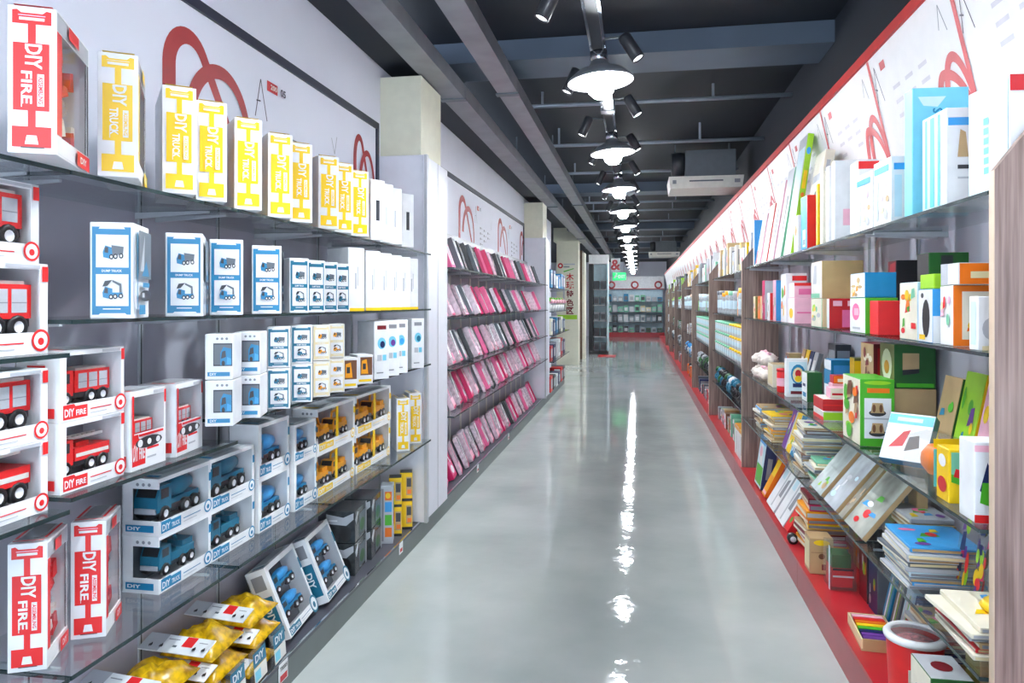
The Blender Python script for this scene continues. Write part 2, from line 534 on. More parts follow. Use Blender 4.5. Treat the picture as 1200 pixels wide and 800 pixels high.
# ================================================================ glass shelves with brackets
def shelf(side, x0, x1, y0, y1, z, label, group, t_=.01):
    """glass pane, its dark polished edge and two brackets; z is the top"""
    xe = x1 if side < 0 else x0
    yc = (y0 + y1) / 2
    t = thing('glass_shelf', label, 'shelf', ((x0 + x1) / 2, yc, z), group=group)
    cx = (x0 + x1) / 2
    obj('pane', MB().box(x0 - cx, x1 - cx, y0 - yc + .003, y1 - yc - .003, -t_, 0, GLASS), t)
    a, b = (xe - cx, xe - cx + .0015) if side < 0 else (xe - cx - .0015, xe - cx)
    obj('front_edge', MB().box(a, b, y0 - yc + .003, y1 - yc - .003, -t_, 0, GLASS_EDGE), t)
    obj('side_edge', MB().box(x0 - cx, x1 - cx, y0 - yc + .001, y0 - yc + .003, -t_, 0, GLASS_EDGE), t)
    for yy in (y0 - yc + .05, y1 - yc - .05):
        if side < 0:
            obj('bracket', MB().prism([(x0 - cx, -t_ - .001), (x0 - cx + .26, -t_ - .001), (x0 - cx + .26, -t_ - .007), (x0 - cx, -t_ - .022)], 'y', yy - .004, yy + .004, 'silver'), t)
        else:
            obj('bracket', MB().prism([(x1 - cx, -t_ - .001), (x1 - cx - .26, -t_ - .001), (x1 - cx - .26, -t_ - .007), (x1 - cx, -t_ - .022)], 'y', yy - .004, yy + .004, 'silver'), t)
    return t

SX = -1.27     # front of the left shelves
BAYS = [(.35, 1.45), (1.45, 2.15), (2.15, 2.885), (2.885, 3.62), (3.62, 4.355)]
BAYN = ['nearest bay', 'bay of small fire trucks', 'middle bay', 'bay with cream cartons', 'bay beside the white pillar']
ZT, Z2, Z3, Z4 = 1.80, 1.46, 1.12, .65
LEVEL = {0: (ZT, 1.385, 1.03, Z4), 1: (ZT, Z2, 1.055, Z4)}
for bi, (a, b) in enumerate(BAYS):
    for li, z in enumerate(LEVEL.get(bi, (ZT, Z2, Z3, Z4))):
        shelf(-1, WL + .02, SX, a, b, z, '%s glass shelf from the top in the left %s' % (nth(li), BAYN[bi]), 'left truck shelf panes')
# slotted back panels with uprights (left)
t = thing('back_panel', 'grey back board with slotted uprights behind the truck boxes', 'back board', (WL, 0, .13))
ys = [.35] + [.35 + (4.355 - .35) / 9 * k for k in range(1, 10)]
for a, b in zip(ys[:-1], ys[1:]):
    obj('board', MB().box(.001, .012, a + .003, b - .003, 0, 1.72, grey_panel), t)
for y in ys:
    obj('upright', MB().box(.001, .018, y - .010, y + .010, 0, 1.72, 'silver').box(.018, .0185, y - .003, y + .003, .02, 1.70, 'dark'), t)

# left wall art: looped ribbons, letters and small print on the white panel
def ribbon(s, pts, w0, w1, m, e, plane):
    """flat band along pts (s,z) with width w0..w1"""
    n = len(pts)
    L, Rr = [], []
    for i, (a, b) in enumerate(pts):
        p, q = pts[max(i - 1, 0)], pts[min(i + 1, n - 1)]
        tx, tz = q[0] - p[0], q[1] - p[1]
        l = math.hypot(tx, tz) or 1
        w = (w0 + (w1 - w0) * i / (n - 1)) / 2
        L.append((a - tz / l * w, b + tx / l * w)); Rr.append((a + tz / l * w, b - tx / l * w))
    vs = [plane(a, b, e) for a, b in L] + [plane(a, b, e) for a, b in Rr]
    fs = [[i, i + 1, n + i + 1, n + i] for i in range(n - 1)]
    s.add(vs, fs, m)

def arch(x0, z0, x1, zt, x2, z2, n=18):
    """rise from (x0,z0) to a round top zt at x1 and slope down to (x2,z2)"""
    out = []
    for i in range(n + 1):
        a = PI - PI / 2 * i / n
        out.append((x1 + (x1 - x0) * math.cos(a), z0 + (zt - z0) * math.sin(a)))
    for i in range(1, n + 1):
        a = PI / 2 - PI / 2 * i / n
        out.append((x1 + (x2 - x1) * math.cos(a), z2 + (zt - z2) * math.sin(a)))
    return out
def hook(x0, z0, x1, zt, x2, z2, n=14, r=.13):
    """straight up, round top of height r at x1, then a straight slope down to (x2,z2)"""
    out = [(x0, z0)]
    for i in range(n + 1):
        a = PI - (PI * .78) * i / n
        out.append((x1 + (x1 - x0) * math.cos(a), zt - r + r * math.sin(a)))
    a, b = out[-1]
    return out + [(a + (x2 - a) * t / 6, b + (z2 - b) * t / 6) for t in range(1, 7)]
art_red = mat('art_red', (158, 34, 38), 0.5)
art_red2 = mat('art_red_light', (206, 88, 92), 0.5)
art_ink = mat('art_ink', (52, 48, 70), 0.5)
def art_left(y, w, label, full=True):
    t = thing('wall_graphic', label, 'wall graphic', (WL, y, 2.0), group='red ribbon graphics on the left wall')
    pl = lambda a, b, e: (e, a, b)
    s = MB()
    ribbon(s, hook(.035*w/.56, -.05, .15*w/.56, .47, w * .96, .02), .075*min(1,w/.5), .04*min(1,w/.5), art_red, .002, pl)
    ribbon(s, arch(.15*w/.56, .16, .36*w/.56, .40, w, .14) + [(w, -.1)], .065*min(1,w/.5), .04*min(1,w/.5), art_red, .004, pl)
    obj('ribbon', s, t)
    if full:
        s = MB()
        for a, b in (((w + .055, .30), (w + .10, .47)), ((w + .10, .47), (w + .155, .30)), ((w + .065, .37), (w + .10, .375))):
            ribbon(s, [a, b], .006, .006, art_ink, .002, pl)
        obj('letter', s, t)
        s = MB(); ribbon(s, [(w + .155, .46), (w + .25, .46)], .045, .045, 'crimson', .002, pl)
        obj('badge', s, t)
        pr, tx = paint([('R', 't', P('offwhite'), (.35, .5, .024, 0, '2001', .07)), ('R', 't', art_ink, (.85, .5, .034, 0, '05', .05))], 0, .001, .16, .05)
        obj('lettering', tx.xf(Matrix.Translation((.004, w + .16, .435))), t)
        s = MB()
        rng = random.Random(int(y * 10))
        for c, cx in enumerate((.30, .48, .68)):
            for r in range(4 - c):
                zz = .27 - r * .055 - c * .01
                ribbon(s, [(w + cx, zz), (w + cx + .035, zz)], .022, .022, art_ink, .002, pl)
                ribbon(s, [(w + cx + .05, zz), (w + cx + .05 + rng.uniform(.05, .09), zz)], .006, .006, 'grey', .002, pl)
        obj('small_print', s, t)['kind'] = 'stuff'
        s = MB()
        for a, b in (((w + .84, .38), (w + .88, .30)), ((w + .88, .30), (w + .91, .40))):
            ribbon(s, [a, b], .005, .005, 'grey', .002, pl)
        obj('letter', s, t)
art_left(Yat(190, WL), .56, 'large dark red ribbon loop graphic on the wall above the yellow cartons')
art_left(Yat(414, WL), .33, 'small dark red ribbon loop graphic on the wall beside the white pillar', False)
for px, lb in ((537, 'nearest'), (583, 'middle'), (609, 'farthest')):
    art_left(Yat(px, WL), .62, '%s red ribbon loop graphic above the pink shelves' % lb, px != 609)
# ================================================================ lamps over the aisle
LX = -.21
bulb_m = bpy.data.materials.new('glowing_bulb'); bulb_m.use_nodes = True
_b = bulb_m.node_tree.nodes['Principled BSDF']
_b.inputs['Base Color'].default_value = (1, 1, 1, 1)
_b.inputs['Emission Color'].default_value = (*LIGHT_RGB, 1)
_b.inputs['Emission Strength'].default_value = LAMP_STRENGTH
lens_m = bpy.data.materials.new('lit_spot_lens'); lens_m.use_nodes = True
_b = lens_m.node_tree.nodes['Principled BSDF']
_b.inputs['Emission Color'].default_value = (*LIGHT_RGB, 1); _b.inputs['Emission Strength'].default_value = 4.0
shade_m = mat('shade_enamel', (150, 146, 148), 0.3, var=0.03)
shade_o = mat('shade_outer_grey', (120, 124, 132), 0.35, var=0.05)
track_m = mat('track_chrome', (170, 176, 188), 0.22, 0.9, var=0.1, scale=6)

t = thing('lamp_track', 'chrome lighting track running down the middle of the ceiling', 'light track', (LX - .015, 0, 2.93))
for k in range(8):
    a = -3 + 4.25 * k
    obj('track_section', MB().box(-.045, .045, a, a + 4.23, 0, .05, track_m).box(-.03, .03, a, a + 4.23, -.004, 0, 'dark'), t)
    obj('connector', MB().box(-.052, .052, a + 4.18, a + 4.28, -.008, .054, 'steel'), t)
for k in range(14):
    obj('hanger_rod', MB().tube([(0, -2.4 + 2.4 * k, .05), (0, -2.4 + 2.4 * k, CEIL - 2.93)], .008, 6, 'steel'), t)

shade_me = MB().lathe([(.185, 0), (.183, .012), (.13, .055), (.06, .085), (.045, .12)], n=28, m=shade_m).lathe([(.045, .121), (.062, .088), (.132, .059), (.186, .014), (.187, 0), (.185, 0)], n=28, m=shade_o).mesh('shade')
neck_me = MB().lathe([(.045, .12), (.05, .13), (.05, .172), (.0, .172)], n=16, m=chrome).mesh('neck')
bulb_me = MB().lathe([(.0, -.095), (.04, -.088), (.068, -.06), (.074, -.02), (.06, .03), (.04, .075)], n=14, m=bulb_m).mesh('bulb')
for k in range(-3, 14):
    y = 4.13 + 2.0 * k
    lab = ('dish lamp hanging over the aisle behind the viewpoint, %s back' % nth(-1 - k)) if k < 0 else '%s glowing dish lamp along the aisle, counted from the front' % nth(k)
    t = thing('dish_lamp', lab, 'lamp', (LX, y, 2.745), group='dish lamps in a row over the aisle')
    t.rotation_euler = (0, R(-4), 0)
    obj('shade', shade_me, t); obj('neck', neck_me, t); obj('bulb', bulb_me, t)

spot_body = MB().lathe([(.0, .085), (.034, .085), (.036, .07), (.036, -.07), (.032, -.072), (.032, -.06)], n=14, m='dark').mesh('spot_body')
spot_lens = MB().lathe([(.0, -.062), (.031, -.062)], n=14, m=lens_m).mesh('lens')
spot_arm = MB().tube([(0, 0, .06), (.0, 0, .12)], .007, 6, 'steel').mesh('arm')
SL = {}
for sd, watt, cone in ((-1, SPOT_LEFT, 64), (1, SPOT_RIGHT, 78)):
    SL[sd] = bpy.data.lights.new('track_spot', 'SPOT')
    SL[sd].energy = watt; SL[sd].color = LIGHT_RGB; SL[sd].spot_size = R(cone); SL[sd].spot_blend = 0.8; SL[sd].shadow_soft_size = 0.03
def spot(sd, y, label):
    """sd -1 left, +1 right: a can on a short arm beside the track, aimed down at the shelves"""
    x = LX - .015 + sd * .19
    t = thing('track_spotlight', label, 'spotlight', (x, y, 2.88), group='track spotlights')
    ang = R(25 if sd < 0 else 31) * -sd
    rot = (0, ang, R(sd * -12))
    obj('can', spot_body, t, (0, 0, 0), rot); obj('lens', spot_lens, t, (0, 0, 0), rot)
    obj('arm', MB().tube([(-sd * .152, 0, .06), (-sd * .05, 0, .07), (0, 0, .05)], .007, 6, 'steel'), t)
    l = bpy.data.objects.new('spot_light', SL[sd]); COL.objects.link(l); l.parent = t
    m = Matrix.Rotation(R(sd * -12), 4, 'Z') @ Matrix.Rotation(ang, 4, 'Y')
    l.location = m @ Vector((0, 0, -.08)); l.rotation_euler = m.to_euler()
for k in range(-4, 21):
    spot(-1, 3.35 + 1.2 * k, ('black track spotlight behind the viewpoint, %s back on the left' % nth(-1 - k)) if k < 0 else '%s black spotlight on the left of the lamp track, counted from the front' % nth(k))
    spot(1, 4.0 + 1.2 * k, ('black track spotlight behind the viewpoint, %s back on the right' % nth(-1 - k)) if k < 0 else '%s black spotlight on the right of the lamp track, counted from the front' % nth(k))

# ================================================================ air conditioners
def aircon(x0, x1, y, z, label):
    t = thing('air_conditioner', label, 'air conditioner', ((x0 + x1) / 2, y, z), group='ceiling air conditioners')
    w = (x1 - x0) / 2
    obj('grille', MB().prism([(-w, .13), (-w * .96, 0), (w * .96, 0), (w, .13)], 'y', 0, .6, 'offwhite'), t)
    obj('outlet_slot', MB().box(-w * .45, w * .45, -.004, -.001, .07, .085, 'steel'), t)
    obj('outlet_slot', MB().box(-w * .9, -w * .8, -.004, -.001, .05, .09, 'grey'), t)
    obj('outlet_slot', MB().box(w * .75, w * .9, -.004, -.001, .05, .09, 'grey'), t)
    obj('duct', MB().box(-w * .55, w * .8, .05, .6, .131, .42, 'steel'), t)
    obj('lagging', MB().lathe([(.0, -w * .9), (.13, -w * .9), (.14, -w * .7), (.13, -w * .55), (0, -w * .55)], (0, .25, .3), 'x', 12, 'dark'), t)
    for x in (-w * .8, w * .7):
        obj('hanger_rod', MB().box(x - .008, x + .008, .3, .316, .42, CEIL - z, 'steel'), t)
aircon(.33, 1.12, 8.1, 2.74, 'white ceiling air conditioner nearest, over the right shelves')
aircon(.28, 1.1, 20.0, 2.73, 'white ceiling air conditioner farther down the aisle')

# ================================================================ right run: leaning header, dividers, shelves
hdr = mat('header_white', (240, 238, 240), 0.45, var=0.02)
hred = mat('header_red', (200, 44, 40), 0.4)
HX0, HZ0, HX1, HZ1 = 1.175, 1.95, 1.03, 2.60       # foot and head of the leaning header
def hplane(y, v, e):
    """v is the height along the header board"""
    f = v / (HZ1 - HZ0)
    return (HX0 + (HX1 - HX0) * f - e, y, HZ0 + v)
t = thing('header_sign', 'long white header board with red edge leaning out above the right shelves', 'sign', (0, 0, 0))
s = MB()
s.prism([(HX0, HZ0), (HX0 + .03, HZ0), (HX1 + .03, HZ1), (HX1, HZ1)], 'y', -1, 29.5, hdr)
obj('board', s, t)
obj('top_edge', MB().prism([(HX1 - .012, HZ1 - .002), (HX1 + .10, HZ1), (HX1 + .10, HZ1 + .045), (HX1 - .012, HZ1 + .045)], 'y', -1, 29.5, hred), t)
k = 0
y = Yat(1140, 1.11) - .87
while y < 24:
    if y > 1.5:
        s = MB(); ribbon(s, [(y, 0.02), (y, .645)], .028, .028, art_red2, .002, hplane); obj('divider_strip', s, t)
        s = MB()
        ribbon(s, [(y + .28 - a, b) for a, b in arch(.0, .02, .09, .37, .275, .10)], .05, .028, art_red2, .0022, hplane)
        ribbon(s, [(y + .28 - a, b) for a, b in arch(.08, .15, .18, .41, .28, .16)], .045, .028, art_red2, .0024, hplane)
        obj('ribbon', s, t)
        if y < 9:
            s = MB()
            for a, b in (((y - .10, .44), (y - .06, .60)), ((y - .06, .60), (y - .02, .45)), ((y - .05, .50), (y - .025, .51)), ((y + .08, .50), (y + .11, .60)), ((y + .11, .6), (y + .14, .52))):
                ribbon(s, [a, b], .005, .005, art_ink if b[0] < y else 'grey', .002, hplane)
            obj('letter', s, t)
            s = MB(); ribbon(s, [(y - .19, .58), (y - .13, .58)], .035, .035, art_red2, .002, hplane); obj('badge', s, t)
            s = MB()
            for c in range(3):
                for r in range(3 - c % 2):
                    ribbon(s, [(y - .30 - c * .14, .46 - r * .06), (y - .22 - c * .14, .46 - r * .06)], .016, .016, mat('faint_ink', (214, 210, 218)), .002, hplane)
            obj('small_print', s, t)['kind'] = 'stuff'
    y += .87

RX = .85       # front of the right shelves
DIV = [1.93, 6.13, 8.9, 11.7, 14.5, 17.3, 20.1, 23.0]
for k, y in enumerate(DIV):
    t = thing('divider_panel', ('greyed oak divider panel at the right edge of the picture', 'greyed oak divider panel at the far end of the book shelves')[k] if k < 2 else '%s oak divider panel along the far right shelves' % nth(k - 2), 'divider', (.85 if k == 0 else .83, y, .16), group='oak dividers of the right shelving')
    zt = 1.85 - .16 if k == 0 else 1.70
    obj('board', MB().prism([(0, 0), (.285, 0), (.285, zt + .1), (.10, zt + .1), (0, zt - .03)], 'y', 0, .025, wood_m), t)
    obj('front_edge_band', MB().box(-.002, -.0002, 0, .025, 0, zt - .03, mat('edge_band', (206, 184, 160), 0.4)), t)
RZ = (1.775, 1.375, .94, .575)
RB = [(1.96, 3.0), (3.0, 4.04), (4.04, 5.08), (5.08, 6.12)]
RBN = ['bay beside the near oak divider', 'second bay', 'third bay', 'bay against the far oak divider']
for bi, (a, b) in enumerate(RB):
    for li, z in enumerate(RZ):
        shelf(1, RX if li < 2 else .83, WR - .02, a, b, z, '%s glass shelf from the top in the right %s' % (nth(li), RBN[bi]), 'right book shelf panes')
for bi in range(1, len(DIV) - 1):
    a, b = DIV[bi] + .03, DIV[bi + 1] - .005
    for li, z in enumerate(RZ):
        shelf(1, .87, WR - .02, a, b, z, '%s glass shelf from the top, far right bay %s' % (nth(li), ('past the oak divider', 'number two past the divider', 'number three past the divider', 'number four past the divider', 'number five past the divider', 'at the far end')[bi - 1]), 'far right shelf panes')
t = thing('back_panel', 'grey lilac back board with uprights behind the right shelves', 'back board', (WR, 0, .165))
for k in range(33):
    a = 1.96 + .65 * k
    obj('board', MB().box(-.010, -.001, a + .003, a + .647, 0, 1.76, grey_panel), t)
    obj('upright', MB().box(-.017, -.0105, a - .01, a + .01, 0, 1.76, 'silver').box(-.018, -.0172, a - .003, a + .003, .02, 1.7, 'dark'), t)
# ================================================================ toy trucks (length along y, cab towards -y)
TRUCKS = {}
def truck_parts(kind, c):
    """list of (name, mesh, sub) : the first is the chassis, the others its pieces"""
    key = (kind, c)
    if key in TRUCKS:
        return TRUCKS[key]
    out = []
    dk = 'dark'
    ch = MB().box(-.16, .16, -.48, .48, .10, .17, dk)
    if kind == 'pump':
        ch.box(-.18, .18, -.16, .48, .17, .46, c).box(-.15, .15, -.12, .44, .46, .49, 'offwhite')
    elif kind == 'ladder':
        ch.box(-.18, .18, -.16, .48, .17, .34, c).box(-.1, .1, -.05, .18, .34, .40, c)
    elif kind == 'dump':
        ch.prism([(-.14, .22), (.48, .22), (.48, .46), (-.2, .46)], 'x', -.18, .18, 'steel' if c == 'blue' else c)
    elif kind == 'mixer':
        ch.box(-.14, .14, -.16, .48, .17, .24, c).lathe([(.06, -.16), (.15, 0), (.16, .18), (.10, .40), (.05, .48)], (0, 0, .36), 'y', 12, c if c != 'blue' else 'sky', closed=True)
    else:
        ch.box(-.17, .17, -.16, .44, .17, .30, c).box(-.14, .14, .16, .44, .30, .40, c)
    out.append(('toy_truck', ch.mesh('toy_truck')))
    cb = MB().prism([(-.48, .13), (-.18, .13), (-.18, .47), (-.40, .47), (-.47, .32)], 'x', -.17, .17, c)
    cb.box(.171, .174, -.40, -.24, .30, .43, 'dark').box(-.174, -.171, -.40, -.24, .30, .43, 'dark')
    cb.prism([(-.478, .335), (-.474, .335), (-.411, .455), (-.415, .455)], 'x', -.14, .14, 'black')
    cb.box(-.15, .15, -.50, -.481, .12, .19, 'silver')
    out.append(('cab', cb.mesh('cab')))
    if kind == 'pump':
        for k in range(3):
            y = -.10 + k * .19
            out.append(('shutter', MB().box(.181, .186, y, y + .15, .22, .42, 'silver').box(.186, .188, y, y + .15, .30, .31, 'grey').mesh('shutter')))
        out.append(('light_bar', MB().box(-.12, .12, -.36, -.28, .47, .51, 'silver').mesh('light_bar')))
    elif kind == 'ladder':
        s = MB().box(-.07, -.05, -.35, .48, .44, .48, 'offwhite').box(.05, .07, -.35, .48, .44, .48, 'offwhite')
        for k in range(9):
            s.box(-.05, .05, -.32 + k * .09, -.30 + k * .09, .45, .47, 'offwhite')
        out.append(('ladder', s.mesh('ladder')))
        out.append(('stripe', MB().box(.181, .184, -.14, .46, .22, .27, 'offwhite').mesh('stripe')))
    elif kind == 'dig':
        s = MB().tube([(0, .2, .38), (.02, .02, .66), (.03, -.25, .62)], .035, 6, c).tube([(.03, -.25, .62), (.04, -.33, .40)], .03, 6, c).prism([(-.42, .28), (-.28, .28), (-.26, .42), (-.40, .40)], 'x', -.05, .12, 'dark')
        out.append(('boom', s.mesh('boom')))
    wh = MB().lathe([(.0, .0), (.045, .0), (.05, .012), (.078, .012), (.10, .006), (.10, -.06), (0, -.06)], (0, 0, 0), 'x', 12, 'black')
    n = 12
    for i in range(len(wh.f)):
        if i < 2 * n:
            wh.m[i] = wh.mi('white')
    wm = wh.mesh('wheel')
    for sx in (1, -1):
        for y in (-.33, .12, .34):
            out.append(('wheel', wm, (sx * .185, y, .10), (0, 0, 0 if sx > 0 else PI)))
    TRUCKS[key] = out
    return out
def add_truck(parent, kind, c, loc, length, rz=0.0, zs=1.0):
    root = None
    for p in truck_parts(kind, c):
        if root is None:
            root = obj(p[0], p[1], parent, loc, (0, 0, R(rz)), (length * zs, length, length * zs))
        else:
            obj(p[0], p[1], root, p[2] if len(p) > 2 else None, p[3] if len(p) > 3 else None)
    return root

# ---------------------------------------------------------------- window cartons with a truck behind film
def gear(face, cu, cv, r, c):
    return [(face, 'c', c, (cu, cv, r)), (face, 'c', 'white', (cu, cv, r * .76)), (face, 'c', c, (cu, cv - r * .1, r * .34))]
def wbox(name, label, loc, dims, c, kind, tc, rz=0.0, tilt=0.0, endwin=True, gearon=True, group=None, word='DIY', lip=.24, two=False, inner='steel', style=0, post=.05):
    w, L, h = dims
    key = ('w', dims, c, endwin, gearon, word, lip, two, inner, style, post)
    if key not in CACHE:
        s = MB()
        th = .004
        s.box(-w, 0, 0, L, 0, th, 'white')
        s.box(-w, 0, 0, L, h - th, h, 'white')
        s.box(-w, -w + th, 0, L, th, h - th, inner)
        s.box(-w, 0, L - th, L, th, h - th, 'white')
        lp = h * lip
        s.box(-th, 0, th, L - th, th, lp, 'white')                        # front lip
        s.box(-th, 0, th, L - th, h - h * .07, h - th, 'white')           # top lip
        s.box(-th, 0, L * (1 - post), L - th, lp, h * .93, 'white')       # far post
        if two:
            s.box(-th, 0, L * .48, L * .53, lp, h * .93, c)
        if endwin:
            s.box(-w, 0, 0, th, th, h * .26, 'white'); s.box(-w, 0, 0, th, h * .82, h - th, 'white'); s.box(-w, -w * .72, 0, th, h * .26, h * .82, 'white')
            if style == 1:
                s.box(-th * 2, 0, 0, th, h * .26, h * .82, 'white')
        else:
            s.box(-w, 0, 0, th, th, h - th, 'white'); s.box(-th, 0, th, L * .09, lp, h * .93, 'white')
        f = MB()
        f.add([(-.001, .004, lp), (-.001, L - .004, lp), (-.001, L - .004, h * .94), (-.001, .004, h * .94)], [[0, 1, 2, 3]], FILM)
        if endwin:
            f.add([(-w * .72, .001, h * .26), (-.001, .001, h * .26), (-.001, .001, h * .82), (-w * .72, .001, h * .82)], [[0, 1, 2, 3]], FILM)
        lc = lip / 2
        pr = [('R', 'p', c, [(.04, lip * .12), (.40, lip * .12), (.40, lip * .85), (.22, lip * .85), (.20, lip * .98), (.04, lip * .98)]),
              ('R', 't', P('white'), (.13, lc, lp * .48, 0, word, L * .14)), ('R', 't', P('white'), (.30, lc * .9, lp * .34, 0, 'FIRE' if c == 'red' else 'TRUCK', L * .15)),
              ('R', 'r', c, (.44, lip * .5, .78, lip * .56)), ('R', 'r', 'silver', (.44, lip * .25, .70, lip * .30))]
        if gearon:
            pr += gear('R', .93, lip * .62, .125, c)
        if c == 'red':
            pr += [('R', 'r', c, (.94, .80, .995, .97)), ('R', 'r', 'silver', (.62, .945, .92, .985))]
        else:
            pr += [('R', 'r', c, (.945, .62, .995, .78))]
        pr += [('T', 'r', c, (.3, .05, .9, .12)), ('T', 'r', 'silver', (.1, .2, .8, .9))]
        if endwin:
            pr += [('F', 'r', 'blue' if c == 'blue' else c, (.12, .07, .88, .19)), ('F', 't', P('white'), (.35, .13, h * .06, 0, word, w * .36))]
            for k in range(3):
                pr.append(('F', 'c', 'grey', (.45 + .16 * k, .90, .03)))
        elif c == 'red':
            pr += [('F', 'r', c, (.1, .06, .9, .2)), ('F', 'r', c, (.3, .3, .7, .8))]
        p_, x_ = paint(pr, -w, 0, L, h)
        CACHE[key] = (s.mesh('carton'), f.mesh('window_film'), p_.mesh('print'), x_.mesh('lettering'))
    a, b, p_, x_ = CACHE[key]
    rot = (0, -R(tilt), R(rz))
    loc = (loc[0], loc[1], loc[2] + w * math.sin(R(tilt)))
    t = thing(name, label, 'toy box', loc, rot, group)
    obj('carton', a, t); obj('print', p_, t); obj('lettering', x_, t)
    fo = obj('window_film', b, t)
    if kind:
        ln = min(L * .86, h * (1.5 if kind != 'dig' else 1.12))
        sc_ = min(1.0, (w - .012) / (ln * .40))
        if tilt:
            add_truck(t, kind, tc, (-w * .5, L * .5, h * .55), L * .7, zs=sc_)
            add_truck(t, kind, tc, (-w * .5, L * .5, h * .20), L * .7, zs=sc_)
        elif two:
            ln = min(L * .42, h * 1.12); sc_ = min(1.0, (w - .012) / (ln * .40))
            for v in (.26, .75):
                add_truck(t, kind, tc, (-w * .5, L * v, .006 + h * lip * .6), ln, zs=sc_)
        else:
            add_truck(t, kind, tc, (-w * .5, L * .5, .006 + h * lip * .6), ln, zs=sc_)
    return t

# ---------------------------------------------------------------- tall spine cartons
def spine_prints(c, word2):
    """the letter-barbell print on the narrow face plus a window panel with strips on the aisle face"""
    pr = [('F', 'p', c, [(.10, .88), (.90, .88), (.90, .97), (.80, .975), (.72, .955), (.28, .955), (.20, .975), (.10, .97)]),
          ('F', 'r', 'white', (.24, .905, .76, .925)), ('F', 'r', 'rose' if c == 'red' else 'cream', (.22, .935, .78, .942)),
          ('F', 'r', c, (.42, .74, .58, .89)), ('F', 'r', c, (.12, .29, .86, .75)), ('F', 'r', c, (.42, .16, .58, .30)),
          ('F', 'p', c, [(.10, .04), (.90, .04), (.90, .18), (.10, .18)]), ('F', 'p', 'white', [(.36, .06), (.64, .06), (.60, .12), (.40, .12)]), ('F', 'r', 'dark' if c == 'red' else 'cream', (.28, .035, .76, .042)),
          ('F', 't', P('white'), (.54, .657, .030, -90, 'DIY', .050)), ('F', 't', P('white'), (.40, .445, .019, -90, word2, .066)),
          ('F', 'r', 'white', (.62, .32, .76, .54)), ('F', 't', P(c), (.69, .43, .0085, -90, 'ASSEMBLING', .055)),
          ('F', 'r', 'offwhite', (.29, .31, .31, .41))]
    return pr
def spine_box(label, px, X, z, c, phi, w=.086, L=.25, h=.295, group=None, fire=True, dy=0.0):
    """tall carton: printed spine, film window with contents on the aisle face"""
    key = ('s', c, w, L, h)
    if key not in CACHE:
        s = MB(); th = .004
        s.box(-w, 0, 0, th, 0, h, 'white').box(-w, 0, L - th, L, 0, h, 'white').box(-w, -w + th, th, L - th, 0, h, 'white')
        s.box(-w + th, 0, th, L - th, 0, th, 'white').box(-w + th, 0, th, L - th, h - th, h, 'white')
        s.box(-th, 0, th, L - th, th, h * .14, 'white').box(-th, 0, th, L * .16, h * .14, h * .86, c).box(-th, 0, th, L - th, h * .86, h - th, 'silver')
        s.box(-th, 0, L * .92, L - th, h * .14, h * .86, 'dark')
        f = MB().add([(-.001, L * .12, h * .1), (-.001, L * .95, h * .1), (-.001, L * .95, h * .9), (-.001, L * .12, h * .9)], [[0, 1, 2, 3]], FILM)
        pr = spine_prints(c, 'FIRE' if c == 'red' else 'TRUCK')
        pr += [('R', 'r', c, (.30, .88, .60, .97)), ('R', 'r', c, (.55, .01, .95, .12)), ('R', 't', P('white'), (.75, .065, h * .05, 0, 'DIY', L * .2)),
               ('T', 'r', c, (.1, .02, .9, .07)), ('T', 'r', c, (.08, .15, .16, .95)), ('T', 'r', c, (.84, .15, .92, .95)), ('T', 'r', 'grey', (.24, .2, .76, .92))]
        p_, x_ = paint(pr, -w, 0, L, h)
        # toy pieces packed upright behind the film
        g = MB(); rng = random.Random(4 if c == 'red' else 7)
        cs = ['red', 'crimson', 'offwhite', 'orange', 'grey'] if c == 'red' else ['amber', 'yellow', 'dark', 'brown', 'orange']
        for k in range(16):
            y, zz = L * rng.uniform(.2, .78), h * rng.uniform(.12, .74)
            dy_, dz = rng.uniform(.025, .06), rng.uniform(.025, .06)
            x = -rng.uniform(.014, .03)
            g.prism([(y, zz), (y + dy_, zz + rng.uniform(0, .02)), (y + dy_ * .8, zz + dz), (y + .2 * dy_, zz + dz * .9)], 'x', -w * .8, x, rng.choice(cs))
        CACHE[key] = (s.mesh('carton', .0008), f.mesh('window_film'), p_.mesh('print'), x_.mesh('lettering'), g.mesh('toy_pieces'))
    a, b, p_, x_, g = CACHE[key]
    t = thing('truck_carton', label, 'toy box', (X, Yat(px, X) + dy, z), (0, 0, R(phi)), group)
    obj('carton', a, t); obj('window_film', b, t); obj('print', p_, t); obj('lettering', x_, t); obj('toy_pieces', g, t)
    return t

# ---- top shelf
XT = -1.215
spine_box('big red and white fire truck carton at the top left corner', 66, -1.165, ZT, 'red', 27)
yl = [(162, 33), (230, 40), (266, 40), (307, 42), (343, 42), (366, 45), (397, 45), (414, 47), (432, 47)]
for k, (px, ph) in enumerate(yl):
    spine_box('yellow and white truck carton on the top left shelf, %s after the big red one' % nth(k), px, XT if k else -1.19, ZT, 'yellow', ph, group='yellow cartons on the top left shelf')
for k, px in enumerate((451, 461, 471, 485)):
    carton('truck_carton', 'plain white carton on the top left shelf, %s counted towards the pillar' % nth(k), 'toy box', (XT, Yat(px, XT), ZT), (.084, .22, .29), 58, prints=[('F', 'r', 'dark', (.36, .32, .62, .66))] if k in (0, 3) else [('F', 'r', 'silver', (.4, .3, .55, .6)), ('F', 'r', 'offwhite', (.1, .05, .9, .1))], group='plain white cartons at the pillar end of the top shelf')
